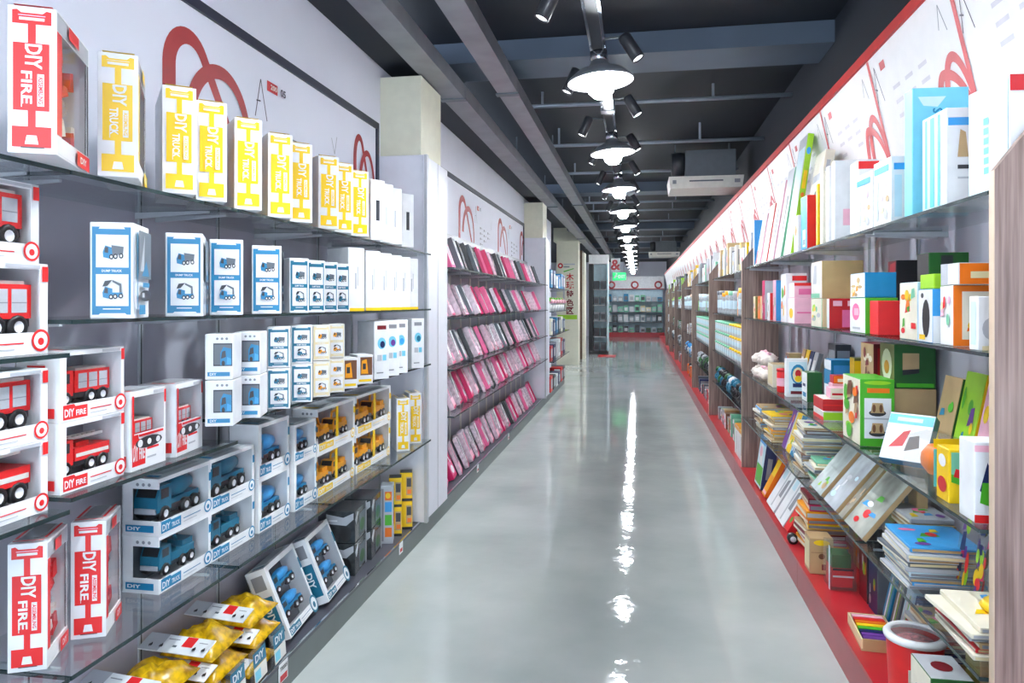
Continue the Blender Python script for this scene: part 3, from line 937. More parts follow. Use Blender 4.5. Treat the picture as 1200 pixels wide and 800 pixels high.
# ---- second shelf
def truck_icon(face, x0, y0, x1, y1, c, crane=False):
    def q(a, b):
        return (x0 + (x1 - x0) * a, y0 + (y1 - y0) * b)
    pr = [(face, 'p', c, [q(.12, .25), q(.5, .15), q(.5, .7), q(.2, .8), q(.10, .5)]), (face, 'p', 'dark', [q(.16, .48), q(.32, .45), q(.32, .72), q(.2, .74)]),
          (face, 'p', 'steel' if not crane else c, [q(.5, .3), q(.92, .42), q(.95, .75), q(.45, .82)] if not crane else [q(.5, .2), q(.9, .3), q(.9, .5), q(.5, .5)])]
    if crane:
        pr += [(face, 'p', 'steel', [q(.78, .5), q(.88, .5), q(.86, .95), q(.5, 1.15), q(.5, 1.05), q(.78, .85)]), (face, 'p', 'dark', [q(.1, .8), q(.3, .85), q(.5, 1.15), q(.2, 1.1)])]
    for a in (.45, .62, .85):
        pr += [(face, 'e', 'black', (*q(a, .22 + a * .12), (x1 - x0) * .09, (y1 - y0) * .13)), (face, 'e', 'white', (*q(a, .22 + a * .12), (x1 - x0) * .045, (y1 - y0) * .065))]
    return pr
def duo_prints(c, word='DUMP TRUCK', w=.1):
    pr = [('F', 'r', c, (.05, .04, .93, .95)), ('F', 'p', 'white', [(.2, .93), (.8, .93), (.76, .955), (.24, .955)]), ('F', 'p', 'white', [(.24, .055), (.8, .055), (.85, .035), (.19, .035)]),
          ('F', 'r', 'white', (.14, .53, .88, .87)), ('F', 'r', 'white', (.14, .13, .88, .46)),
          ('F', 't', P('white'), (.5, .495, .006, 0, word, w * .45)), ('F', 'r', 'white', (.3, .095, .7, .105))]
    tc = c if c != 'cream' else 'amber'
    return pr + truck_icon('F', .24, .58, .80, .80, tc) + truck_icon('F', .24, .17, .80, .37, tc, True)
X2 = -1.225
def side_prints(c, L):
    return [('R', 'r', c, (.0, .1, .06, .9)), ('R', 'r', 'steel', (.12, .42, .95, .93)), ('R', 'p', 'silver', [(.2, .5), (.5, .9), (.45, .5)]), ('R', 'p', c, [(.3, .45), (.8, .45), (.6, .62)]),
            ('R', 'r', c, (.35, .33, .8, .38)), ('R', 'e', 'dark', (.55, .24, .4, .06)), ('R', 'r', 'silver', (.3, .22, .45, .27)), ('R', 'r', c, (.1, .04, .5, .14))]
for k, px in enumerate((157, 238, 285, 330)):
    carton('truck_carton', '%s large blue and white dump truck carton on the second left shelf' % nth(k), 'toy box', (X2, Yat(px, X2), Z2), (.098, .15, .236), 30 if k else 24, prints=duo_prints('blue') + side_prints('blue', .15), group='large blue dump truck cartons')
for k, px in enumerate((362, 381, 396, 410)):
    carton('truck_carton', '%s of four smaller blue truck cartons in a row on the second left shelf' % nth(k), 'toy box', (X2, Yat(px, X2), Z2), (.074, .14, .205), 46, prints=duo_prints('teal', w=.074), group='smaller blue truck cartons on the second shelf')
for k, px in enumerate((427, 446, 459, 471, 481, 490)):
    carton('truck_carton', 'plain white carton with yellow foot on the second left shelf, %s towards the pillar' % nth(k), 'toy box', (X2, Yat(px, X2), Z2), (.084, .18, .285), 55, prints=[('F', 'r', 'yellow', (0, 0, 1, .05)), ('F', 'r', 'silver', (.4, .35, .5, .6)), ('F', 'r', 'silver', (.55, .4, .6, .7))], group='plain white cartons on the second left shelf')
# ---- third shelf
def small_win(c):
    return [('F', 'r', 'dark', (.3, .3, .98, .80)), ('F', 'r', 'steel', (.33, .33, .95, .77)), ('F', 'p', 'blue', [(.55, .32), (.95, .32), (.95, .68), (.66, .72), (.55, .58)]), ('F', 'p', 'sky', [(.78, .34), (.94, .34), (.94, .46), (.8, .5)]), ('F', 'p', 'dark', [(.58, .46), (.76, .50), (.74, .64), (.62, .62)]), ('F', 'e', 'black', (.66, .36, .06, .06)),
            ('F', 'r', c, (.1, .08, .9, .17)), ('F', 't', P('white'), (.3, .125, .008, 0, 'DIY', .02)), ('F', 'c', 'grey', (.45, .9, .028)), ('F', 'c', 'grey', (.62, .9, .028)), ('F', 'c', 'grey', (.79, .9, .028))]
for k, px in enumerate((273, 305)):
    for u in range(2):
        carton('truck_carton', 'small white carton with dark window and blue truck, %s, %s stack from the red boxes' % (('lower', 'upper')[u], nth(k)), 'toy box', (X2 - .004 * u, Yat(px, X2) + .006 * u, Z3 + .142 * u), (.082, .12, .14), 18, prints=small_win('blue'), group='small white window cartons stacked in pairs')
for k, px in enumerate((340, 366)):
    for u in range(2):
        carton('truck_carton', 'small blue and white truck carton, %s of the %s stacked pair' % (('lower', 'upper')[u], nth(k)), 'toy box', (X2, Yat(px, X2), Z3 + .147 * u), (.078, .12, .145), 26, prints=duo_prints('teal', w=.078), group='small blue cartons stacked in pairs')
for k, px in enumerate((387, 404)):
    for u in range(2):
        carton('truck_carton', 'small cream truck carton, %s of the %s stacked pair beside the blue ones' % (('lower', 'upper')[u], nth(k)), 'toy box', (X2, Yat(px, X2), Z3 + .145 * u), (.07, .11, .143), 38, base='offwhite', prints=duo_prints('cream', w=.07), group='small cream cartons stacked in pairs')
for k, px in enumerate((419, 437)):
    carton('truck_carton', '%s small white carton with orange truck window on the third left shelf' % nth(k), 'toy box', (X2, Yat(px, X2), Z3), (.076, .12, .135), 40, prints=[('F', 'r', 'brown', (.2, .3, .95, .92)), ('F', 'p', 'amber', [(.25, .35), (.7, .35), (.6, .85), (.3, .8)]), ('F', 'r', 'dark', (.35, .5, .55, .7)), ('F', 'r', 'yellow', (.1, .08, .9, .16))], group='small orange window cartons')
for k, px in enumerate((456, 468, 478, 497)):
    carton('truck_carton', '%s tall white carton with small blue pictures on the third shelf near the pillar' % nth(k), 'toy box', (X2, Yat(px, X2), Z3), (.086, .16, .285), 52, prints=[('F', 'r', 'maroon' if k == 0 else 'grey', (.2, .86, .8, .93)), ('F', 'e', 'cyan', (.5, .62, .28, .1)), ('F', 'e', ('navy', 'purple', 'sky', 'teal')[k], (.55, .6, .16, .06)), ('F', 'r', 'silver', (.2, .32, .5, .42)), ('F', 'r', 'cyan', (.55, .32, .8, .42)), ('F', 'r', 'grey', (.15, .1, .6, .12))], group='tall white picture cartons at the pillar')

# ---- red fire truck window boxes (near bays)
XB = -1.315
yb = 1.435
for u, (dx, h) in enumerate(((0, .20), (-.01, .175))):
    wbox('fire_truck_box', ('lower', 'upper')[u] + ' red fire truck window box of the stack at the left edge, second shelf', (XB + dx, yb - .30 - .014 * u, 1.3855 + .201 * u), (.13, .30, h), 'red', 'pump', 'red', endwin=False, post=.07)
for u in range(2):
    wbox('fire_truck_box', ('lower', 'upper')[u] + ' red fire truck window box of the stack at the left edge, third shelf', (XB, yb - .27, 1.0305 + .161 * u), (.13, .27, .16), 'red', ('ladder', 'pump')[u], 'red', endwin=False, post=.07)
z1 = 1.0555
for u in range(2):
    wbox('fire_truck_box', ('lower', 'upper')[u] + ' red fire truck window box stacked right of the left edge stack', (XB + .005, 1.465, z1 + .166 * u), (.12, .21, .165), 'red', ('ladder', 'pump')[u], 'red', endwin=False, inner='grey')
def fire_small(label, px0, L, rz):
    X = XB + .01
    t = wbox('fire_truck_box', label, (X, Yat(px0, X), z1), (.11, L, .208), 'red', 'pump', 'red', rz=rz, endwin=False, gearon=False, inner='grey', lip=.46, group='upright fire truck boxes')
    pr, tx = paint([('R', 'e', 'dark', (.5, .33, .38, .075)), ('R', 'e', 'white', (.25, .33, .07, .05)), ('R', 'e', 'black', (.5, .33, .09, .055)), ('R', 'e', 'white', (.5, .33, .06, .04)), ('R', 'e', 'white', (.75, .33, .06, .04)),
                    ('R', 'r', 'red', (.02, .3, .07, .95)), ('R', 'r', 'red', (.2, .42, .9, .45))], -.11, .0008, L, .208)
    obj('wheel_window', pr, t)
fire_small('first upright fire truck box with oval wheel window on the third left shelf', 153, .15, 2)
fire_small('second upright fire truck box with oval wheel window, beside the white stacks', 206, .165, 8)
# ---- fourth shelf
spine_box('tall red fire truck carton nearest the bottom left corner', 55, -1.35, Z4, 'red', 25, w=.08, L=.145)
spine_box('tall red fire truck carton standing right of its twin at the lower left', 124, -1.335, Z4, 'red', 25, w=.08, L=.145)
XB4 = -1.372
for k, (px, L) in enumerate(((186, .26), (247, .27))):
    for u in range(2):
        wbox('truck_box', ('lower', 'upper')[u] + ' blue truck window box, %s pair right of the tall red cartons' % nth(k), (XB4, Yat(px, XB4), Z4 + .0005 + .168 * u), (.12, L, .167), 'blue', ('dig', 'mixer')[u], 'teal', endwin=True, group='blue truck window boxes', inner='steel')
for k, (px, L) in enumerate(((303, .235), (345, .20))):
    for u in range(2):
        wbox('truck_box', ('lower', 'upper')[u] + ' white framed blue truck box, %s pair beside the yellow diggers' % nth(k), (XB4, Yat(px, XB4), Z4 + .0005 + .20 * u), (.12, L, .199 if not (k and u) else .15), 'blue', ('mixer', 'mixer')[u], 'blue', endwin=False, group='white framed blue truck boxes', post=.06)
for k, (px, L) in enumerate(((371, .42), (417, .50))):
    for u in range(2):
        wbox('digger_box', ('lower', 'upper')[u] + ' yellow digger window box, %s pair on the fourth left shelf' % nth(k), (XB4, Yat(px, XB4) + (.0 if not u else .01), Z4 + .0005 + .192 * u), (.12, L, .191), 'yellow', 'dig', 'amber', endwin=True, two=True, group='yellow digger boxes', inner='grey', lip=.2)
for k, px in enumerate((480, 494)):
    spine_box('%s yellow and white carton at the pillar end of the fourth left shelf' % nth(k), px, -1.29, Z4, 'yellow', 30, w=.075, L=.16, h=.30)
# ---- on the plinth
PZ = .1265
for k, (y, rz) in enumerate(((2.70, 6), (3.06, 6))):
    wbox('truck_set_box', ('nearer', 'farther')[k] + ' blue truck set box leaning back on the charcoal plinth', (-1.365, y, PZ), (.085, .31, .30), 'teal', 'mixer', 'blue', rz=rz, tilt=22, endwin=False, group='leaning truck set boxes', lip=.12, inner='steel')
for c in [o for o in bpy.data.objects if o.name.startswith('truck_set_box')]:
    pr, tx = paint([('F', 'r', 'teal', (.12, .12, .88, .62)), ('F', 't', P('white'), (.5, .38, .03, -90, 'DIY', .07)), ('F', 'r', 'grey', (.2, .72, .8, .92))], -.085, 0, .31, .30)
    obj('spine_print', pr, c); obj('spine_lettering', tx, c)
for i in range(2):
    for u in range(2):
        y = (3.45, 3.68)[i]
        nm = '%s grey and black film wrapped car box of the %s pair on the left plinth' % (('lower', 'upper')[u], ('nearer', 'farther')[i])
        carton('car_box', nm, 'toy box', (-1.40, y, PZ + .163 * u), (.15, .21, .16), 6, base=mat('smoky_wrap', (60, 64, 66), .18, var=.4, scale=20), prints=[('F', 'p', 'silver', [(.02, .6), (.7, .55), (.95, .75), (.95, .95), (.6, .8), (.02, .9)]), ('F', 'e', 'black', (.68, .3, .2, .24)), ('R', 'p', 'silver', [(0, .75), (.15, .95), (.3, .9), (.1, .55)]), ('R', 'r', 'steel', (.35, .1, .9, .8)), ('R', 'p', 'silver', [(.9, 0), (1, 0), (1, 1), (.92, 1)]), ('R', 'e', 'dgreen', (.6, .4, .2, .2)), ('F', 'r', 'white', (.1, .68, .4, .72))], group='film wrapped car boxes')
carton('block_tube_box', 'narrow box of coloured building blocks beside the yellow cartons', 'toy box', (-1.375, 3.95, PZ), (.07, .10, .33), 16, base='silver', prints=[('F', 'r', 'grey', (.08, .05, .25, .95)), ('F', 'r', 'orange', (.35, .75, .9, .9)), ('F', 'r', 'sky', (.35, .55, .9, .72)), ('F', 'r', 'green', (.35, .32, .9, .5)), ('F', 'r', 'orange', (.35, .12, .9, .28)), ('F', 'e', 'yellow', (.6, .83, .2, .05)), ('R', 'r', 'red', (.2, .3, .8, .5)), ('R', 'r', 'green', (.2, .55, .8, .7))])
for i, px in enumerate((0, 1)):
    for u in range(2):
        carton('yellow_box', '%s yellow picture carton of the %s pair at the foot of the pillar' % (('lower', 'upper')[u], ('nearer', 'farther')[i]), 'toy box', (-1.37 + .022 * i, 4.09 + .135 * i, PZ + .172 * u), (.075, .09, .17), 18, base='yellow', faces={'T': 'black'}, prints=[('F', 'r', 'tan', (.5, .2, .95, .85)), ('F', 'r', 'dark', (.55, .5, .9, .8)), ('F', 'r', 'black', (0, 0, 1, .09)), ('F', 'r', 'orange', (.6, .25, .9, .4))], group='yellow picture cartons')

# heap of yellow bagged toys with white header cards at the bottom left
yel_m = mat('bag_yellow', (232, 168, 12), .25, var=.55, scale=34, bump=.5)
def bag_mesh(seed, w, l, h):
    bm = bmesh.new()
    bmesh.ops.create_grid(bm, x_segments=10, y_segments=12, size=.5)
    rng = random.Random(seed)
    ph = [rng.uniform(0, 6) for _ in range(6)]
    top = {}
    for v in list(bm.verts):
        x, y = v.co.x, v.co.y
        e = max(0, 1 - (2 * abs(x)) ** 3) * max(0, 1 - (2 * abs(y)) ** 3)
        z = h * e * (.75 + .25 * math.sin(9 * x + ph[0]) * math.cos(8 * y + ph[1]) + .22 * math.sin(21 * x + ph[2]) * math.sin(17 * y + ph[3]) + .12 * math.sin(37 * x + ph[4] + 20 * y))
        v.co = (x * w, y * l, z)
    ext = bmesh.ops.extrude_face_region(bm, geom=bm.faces[:])
    for g in ext['geom']:
        if isinstance(g, bmesh.types.BMVert):
            g.co.z = -.004
    bmesh.ops.recalc_face_normals(bm, faces=bm.faces[:])
    me = bpy.data.meshes.new('bag'); bm.to_mesh(me); bm.free()
    me.materials.append(yel_m)
    for p in me.polygons:
        p.use_smooth = True
    return me
bags = [bag_mesh(k, .19, .2, .062) for k in range(3)]
film_bag = MB().box(-.105, .105, -.05, .13, .02, .055, BAGFILM).mesh('bag_film')
spade = lambda u: [('T', 'e', 'black', (u, .35, .010, .09)), ('T', 'e', 'black', (u - .014, .28, .011, .08)), ('T', 'e', 'black', (u + .014, .28, .011, .08)), ('T', 'r', 'black', (u - .003, .15, u + .003, .3))]
card_pr = [('T', 'r', 'red', (.58, .40, .74, .98)), ('T', 'r', 'silver', (0, 0, .3, 1)), ('T', 'r', 'grey', (.33, .72, .5, .77)), ('T', 'r', 'grey', (.8, .70, .93, .74)), ('T', 'r', 'steel', (.46, .3, .52, .42))] + spade(.14) + spade(.30) + spade(.80) + spade(.94)
heap = [(-1.487, 2.0, .14, -1), (-1.49, 2.255, .14, 0), (-1.487, 2.51, .14, -2), (-1.487, 2.03, .232, 2), (-1.485, 2.285, .232, -2), (-1.487, 2.54, .232, 2), (-1.487, 2.0, .324, -2), (-1.48, 2.255, .324, 1), (-1.485, 2.51, .324, -1)]
hname = ['in the bottom layer, nearest', 'in the bottom layer, middle', 'in the bottom layer, farthest', 'in the middle layer, nearest', 'in the middle layer, middle', 'in the middle layer, farthest', 'on top of the heap, nearest', 'on top of the heap, middle', 'on top of the heap, farthest']
for k, (x, y, z, rz) in enumerate(heap):
    t = thing('bagged_toy', 'yellow bagged toy with white header card ' + hname[k], 'bagged toy', (x, y, z), (R(3), R(3), R(rz)), 'heap of yellow bagged toys')
    obj('bag', bags[k % 3], t, (0, .03, 0))
    w, d = .23, .075
    key = 'hcard'
    if key not in CACHE:
        pr, tx = paint(card_pr, -w / 2, w / 2, d, .003)
        CACHE[key] = (MB().box(-w / 2, w / 2, 0, d, 0, .003, 'white').mesh('header_card'), pr.mesh('card_print'))
    o = obj('header_card', CACHE[key][0], t, (.0, -.155, .062), (R(12), 0, 0))
    obj('card_print', CACHE[key][1], o)
for k in range(5):
    y = 1.95 + .145 * k
    carton('blue_pouch', 'small blue and clear pouch with white letters, %s along the front of the yellow heap' % nth(k), 'bagged toy', (-1.345, y, PZ), (.014, .11, .12), 4, base=BAGFILM, tilt=5, prints=[('R', 'r', 'teal', (.05, .52, .95, .95)), ('R', 't', P('white'), (.5, .74, .028, 0, 'DIY', .07)), ('R', 'r', 'offwhite', (.05, .05, .95, .5)), ('R', 'r', 'cyan', (.1, .1, .5, .4))], group='blue pouches along the yellow heap')
carton('red_folder', 'flat white card pack with red edge lying at the bottom left', 'card pack', (-1.35, 1.70, .30), (.23, .12, .012), 0, prints=[('T', 'r', 'crimson', (0, .0, 1, .12)), ('T', 'r', 'rose', (.3, .3, .9, .8))], faces={'F': 'crimson'})
carton('card_crate', 'low white carton under the flat card pack at the bottom left', 'carton', (-1.36, 1.69, PZ), (.22, .13, .172), 0)

# ================================================================ pink section past the first pillar
PB0, PB1 = 4.925, 10.265
PLV = (1.745, 1.39, 1.03, .70)
npb = 7
for b in range(npb):
    a0 = PB0 + (PB1 - PB0) / npb * b; a1 = PB0 + (PB1 - PB0) / npb * (b + 1)
    for li, z in enumerate(PLV):
        shelf(-1, WL + .02, SX, a0, a1, z, '%s glass shelf from the top in the %s pink bay' % (nth(li), nth(b)), 'pink section shelf panes')
t = thing('back_panel', 'grey back board with pale uprights behind the pink packs', 'back board', (WL, 0, .13))
for k in range(14):
    a = PB0 + (PB1 - PB0) / 14 * k
    obj('board', MB().box(.001, .012, a + .003, a + (PB1 - PB0) / 14 - .003, 0, 1.87, grey_panel), t)
    obj('upright', MB().box(.001, .018, a, a + .04, 0, 1.87, 'offwhite'), t)
light_strip = MB().box(WL + .002, WL + .06, PB0, PB1, 2.02, 2.07, 'silver')
tag(obj('shelf_rail', light_strip), 'silver rail under the graphics of the pink section', 'rail')
shim = mat('pack_shimmer', (214, 196, 206), .15, var=.35, scale=30)
pk_kinds = [
    ('pink', 'pink', [('R', 'r', 'white', (.1, .1, .9, .7)), ('R', 'e', 'rose', (.5, .4, .3, .2)), ('R', 'r', 'magenta', (.08, .8, .92, .95)), ('R', 'p', 'silver', [(.1, .1), (.4, .1), (.7, .7), (.5, .7)])]),
    ('white and pink', mat('pack_blush', (222, 200, 212), .25, var=.2, scale=25), [('R', 'r', 'rose', (.05, .05, .95, .3)), ('R', 'p', 'pink', [(.1, .3), (.3, .3), (.8, .9), (.5, .9)]), ('R', 'r', 'magenta', (.0, 0, 1, .06)), ('R', 'e', 'grey', (.7, .5, .15, .2))]),
    ('silvery', shim, [('R', 'p', 'white', [(.1, .2), (.4, .2), (.9, .95), (.6, .95)]), ('R', 'r', 'magenta', (0, 0, 1, .07)), ('R', 'e', 'steel', (.3, .7, .2, .15)), ('R', 'r', 'pink', (.6, .1, .9, .3))]),
    ('black', 'black', [('R', 'r', 'dark', (.1, .1, .9, .9)), ('R', 'p', 'silver', [(.5, .1), (.7, .1), (.95, .8), (.85, .8)]), ('R', 'r', 'rose', (.1, .1, .35, .3))]),
    ('magenta', 'magenta', [('R', 'r', 'pink', (.1, .1, .9, .5)), ('R', 'p', 'white', [(.25, .85), (.4, .88), (.75, .45), (.62, .42)]), ('R', 'e', 'white', (.5, .25, .3, .12))]),
    ('grey', 'steel', [('R', 'r', 'silver', (.08, .08, .92, .92)), ('R', 'p', 'white', [(.1, .2), (.3, .2), (.9, .9), (.6, .9)]), ('R', 'r', 'pink', (.1, .08, .5, .2)), ('R', 'e', 'dark', (.6, .6, .2, .12))])]
weights = {0: [4, 0, 2, 2, 3, 5], 1: [0, 1, 1, 4, 3, 1, 1, 0], 2: [1, 2, 2, 5, 3, 1, 2, 0], 3: [0, 1, 2, 0, 4, 2, 1], 4: [2, 0, 4, 1, 2, 0, 2]}
rng = random.Random(5)
rown = ['top', 'second', 'third', 'fourth', 'lowest']
for r, z in enumerate(PLV + (PZ,)):
    y = PB0 + .03; k = 0
    seq = weights[r]
    while y < PB1 - .22:
        ki = seq[k % len(seq)] if rng.random() < .75 else rng.randrange(6)
        nm, base, pr = pk_kinds[ki]
        L = .175 + .03 * (k % 2)
        th = .025 + .012 * (k % 3)
        front = -1.325 if r < 4 else -1.37
        carton('toy_pack', '%s pack leaning on the %s pink-section shelf, %s from the near pillar' % (nm, rown[r], nth(k)), 'toy pack', (front - .02 * rng.random(), y, z + .0005), (th, L, .265 if r else .25), 6 + 8 * rng.random(), base=base, prints=pr, tilt=24 if r else 20, group='packs on the %s shelf of the pink section' % rown[r])
        y += L + .018 + (.02 * rng.random()); k += 1
# ================================================================ goods on the near right shelves
def rb(name, label, px, X, z, dims, rz=0.0, base='white', faces=None, prints=(), tilt=0.0, cat='box', y=None, group=None, **kw):
    return carton(name, label, cat, (X, Yat(px, X) if y is None else y, z + .0006), dims, rz, 1, base, faces, prints, group, tilt, **kw)
def blobs(face, seed, cols, n=6, box=(.1, .1, .9, .9)):
    """printed picture made of flat shapes"""
    g = random.Random(seed); out = []
    for k in range(n):
        u = g.uniform(box[0], box[2]); v = g.uniform(box[1], box[3])
        ru, rv = (box[2] - box[0]) * g.uniform(.08, .2), (box[3] - box[1]) * g.uniform(.06, .16)
        u = min(max(u, box[0] + ru), box[2] - ru); v = min(max(v, box[1] + rv), box[3] - rv)
        c = cols[k % len(cols)]
        out.append((face, 'e', c, (u, v, ru, rv)) if k % 2 else (face, 'p', c, [(u - ru, v - rv), (u + ru, v - rv * .6), (u + ru * .7, v + rv), (u - ru * .5, v + rv * .8)]))
    return out
Z = [z for z in RZ]
# ---- top shelf
z = Z[0]
def pale_face(face):
    return [(face, 'r', 'cyan', (.40, .2 + .09 * q, .52, .26 + .09 * q)) for q in range(6)] + [(face, 'r', 'pale', (.9, .02, .98, .98))]
rb('toy_carton', 'very large pale blue white carton at the near end of the top right shelf', 1183, .90, z, (.15, .18, .285), 6, 'white', {'L': 'pale'}, pale_face('L') + [('F', 'r', 'crimson', (.0, .86, 1, 1)), ('F', 'e', 'cream', (.7, .45, .25, .2)), ('F', 'r', 'rose', (.3, .1, .9, .25))])
rb('toy_carton', 'white carton with cyan striped side and red mark on the top right shelf', 1109, .875, z, (.15, .15, .285), 4, 'white', {'L': 'pale'}, [('L', 'r', 'aqua', (.12, .03, .22, .97)), ('L', 'r', 'aqua', (.34, .03, .52, .97)), ('L', 'r', 'aqua', (.66, .03, .76, .97)), ('F', 'r', 'sky', (.03, .82, .97, .9)), ('F', 'p', 'tan', [(.2, .5), (.4, .5), (.35, .75), (.25, .78)]), ('F', 'p', 'yellow', [(.5, .5), (.75, .52), (.7, .74), (.55, .7)]), ('F', 'r', 'dark', (.2, .38, .85, .42)), ('F', 'r', 'red', (.5, .06, .72, .18)), ('F', 'r', 'silver', (.2, .28, .8, .3))])
rb('toy_carton', 'tall cyan blue carton with a dark S on the top right shelf', 1069, .865, z, (.17, .06, .41), 3, 'cyan', {'T': 'dark'}, [('F', 'p', 'pale', [(.1, .93), (.6, .93), (.45, .85), (.2, .86)]), ('F', 't', P('blue'), (.45, .82, .03, 90, 'S'))])
wb = lambda f: [(f, 'r', 'sky', (.08, .80, .92, .90)), (f, 'r', 'pale', (.1, .1, .3, .72))] + blobs(f, 3, ['rose', 'silver', 'cream', 'tan'], 6, (.35, .08, .95, .72))
rb('toy_carton', 'white carton with blue band on the top right shelf, nearer of two alike', 1044, .87, z, (.12, .16, .235), 3, 'white', None, wb('F') + wb('L'), group='white cartons with blue band')
rb('toy_carton', 'white carton with blue band on the top right shelf, farther of two alike', 1022, .87, z, (.12, .17, .225), 3, 'white', None, wb('F') + wb('L'), group='white cartons with blue band')
rb('toy_carton', 'white carton with red logo and blue stripes behind the blue banded ones', 1006, .90, z, (.20, .12, .315), 0, 'white', {'T': 'dark'}, [('F', 'r', 'red', (0, .88, .4, .98)), ('F', 'r', 'sky', (.45, .9, .95, .96)), ('F', 'r', 'crimson', (.25, .74, .55, .85)), ('F', 'r', 'cyan', (.6, .75, .95, .84)), ('F', 'e', 'white', (.33, .79, .06, .04)), ('L', 'r', 'rose', (.1, .3, .8, .6))])
whites = [(978, .37, 'white', 'nearest'), (971, .365, 'white', 'second'), (964, .36, 'ivory', 'third')]
for k, (px, h, c, n) in enumerate(whites):
    rb('picture_book', 'upright white book on the top right shelf, %s behind the logo carton' % n, px, .88, z, (.18, .05, h), 0, c, None, [('L', 'r', 'silver', (.4, .3, .6, .6)), ('F', 'r', 'rose', (.2, .2, .6, .4))], cat='book', group='upright white books')
rb('picture_book', 'thin yellow book on the top right shelf beside the white ones', 958, .88, z, (.15, .03, .315), 0, 'yellow', cat='book')
rb('toy_carton', 'blue carton with red side and white label on the top right shelf', 946, .87, z, (.09, .12, .285), 3, 'red', {'L': 'sky', 'K': 'navy', 'R': 'navy'}, [('L', 'r', 'white', (.3, .06, .75, .38)), ('L', 'r', 'grey', (.36, .1, .7, .2)), ('F', 'r', 'navy', (.7, 0, 1, 1)), ('F', 'r', 'orange', (.5, .0, .6, 1))])
rb('picture_board', 'white board with dark photo strip leaning behind the blue carton', 948, .92, z, (.05, .22, .56), 0, 'ivory', {'T': 'crimson'}, [('L', 'p', 'dark', [(.55, .3), (.85, .3), (.85, .62), (.55, .6)]), ('L', 'r', 'silver', (.1, .7, .9, .78)), ('F', 'r', 'silver', (.3, .1, .7, .9))], tilt=9, cat='board')
rb('picture_board', 'tall lime green board leaning on the top right shelf', 926, .90, z, (.035, .22, .74), 0, 'lime', {'F': 'lime', 'L': 'silver'}, [('F', 'e', 'sky', (.5, .86, .35, .03)), ('F', 'e', 'orange', (.5, .5, .3, .02)), ('F', 'r', 'yellow', (.2, .55, .8, .7)), ('L', 'r', 'pale', (.1, .1, .9, .9)), ('L', 'e', 'grey', (.5, .4, .2, .08))], tilt=8, cat='board')
for k, (px, h, c, f, n) in enumerate([(914, .60, 'silver', 'mint', 'grey board with a green edge leaning past the lime board'), (905, .56, 'white', 'rose', 'white board with dark stripe leaning on the top right shelf'), (897, .44, 'ivory', 'crimson', 'white board with red spine leaning on the top right shelf'), (889.5, .40, 'white', 'rose', 'short white board with pink print leaning on the top right shelf')]):
    rb('picture_board', n, px, .90, z, (.03, .20, h), 0, c, {'F': f}, [('L', 'r', 'dark' if k < 2 else 'rose', (.5, .3, .75, .7)), ('L', 'r', 'red' if k > 1 else 'pale', (.1, .05, .3, .3))], tilt=9, cat='board')
rb('picture_book', 'blue book standing at the far end of the top right shelf', 884, .90, z, (.12, .05, .37), 0, 'sky', {'L': 'white'}, [('F', 'r', 'blue', (.1, .1, .9, .2))], cat='book')
rb('picture_board', 'white picture carton standing in front of the lime board', 935, .858, z, (.04, .1, .20), 0, 'white', None, [('L', 'e', 'orange', (.5, .6, .3, .15)), ('L', 'r', 'rose', (.2, .1, .8, .3))], cat='carton')
# ---- second shelf
z = Z[1]
mix = ['orange', 'sky', 'green', 'red', 'yellow', 'purple']
rb('puzzle_box', 'slim white box in front of the orange framed puzzle box', 1146, .862, z, (.10, .05, .140), 0, 'white', None, [('F', 'e', 'silver', (.3, .4, .2, .2)), ('F', 'p', 'cream', [(.1, .0), (.9, 0), (.9, .12), (.1, .08)]), ('L', 'r', 'pale', (.2, .1, .8, .9))])
rb('puzzle_box', 'white puzzle box with orange frame and coloured pictures', 1117, .88, z, (.23, .09, .172), 0, 'white', None, [('F', 'r', 'orange', (0, 0, 1, 1)), ('F', 'r', 'ivory', (.1, .11, 1, .90))] + blobs('F', 5, ['navy', 'yellow', 'red', 'purple', 'orange', 'sky'], 8, (.15, .2, .8, .85)) + blobs('L', 6, ['rose', 'cream', 'red', 'mint'], 5), group=None)
rb('puzzle_box', 'grey and white carton with orange end on top of the orange framed box', 1139, .88, z + .173, (.2, .12, .062), 0, 'silver', {'F': 'orange', 'L': 'white'}, [('F', 'r', 'cream', (.15, .3, .8, .6)), ('L', 'r', 'silver', (.0, .0, .4, 1))], y=2.205)
rb('puzzle_box', 'light blue box with big black oval hole', 1093, .88, z, (.2, .115, .165), 0, 'sky', {'L': 'white'}, [('L', 'e', 'black', (.55, .45, .26, .36)), ('L', 'e', 'dark', (.3, .88, .1, .05)), ('L', 'r', 'yellow', (.1, .05, .5, .14)), ('F', 'r', 'white', (0, 0, 1, .5)), ('F', 'e', 'yellow', (.4, .3, .2, .15))])
rb('puzzle_box', 'flat lime green box lying on the black oval box', 1093, .885, z + .166, (.18, .11, .045), 0, 'lime', None, [('F', 'e', 'purple', (.4, .4, .18, .4)), ('F', 'e', 'yellow', (.6, .5, .12, .3))], y=Yat(1093, .88) + .003)
rb('puzzle_box', 'colourful carton with pencil pictures left of the oval box', 1075, .885, z, (.16, .16, .19), 0, 'pale', {'L': 'ivory'}, blobs('L', 11, ['red', 'green', 'yellow', 'orange', 'mint'], 9) + [('L', 'r', 'red', (.7, .2, .95, .3)), ('F', 'r', 'mint', (.1, .0, .5, .9))])
rb('tea_box', 'small dark green box standing on the pencil carton', 1068, .93, z + .191, (.12, .1, .095), 0, 'dgreen', {'L': 'black', 'T': 'black'}, [('F', 'r', 'dark', (.3, .1, .6, .9))], y=Yat(1075, .885) + .03)
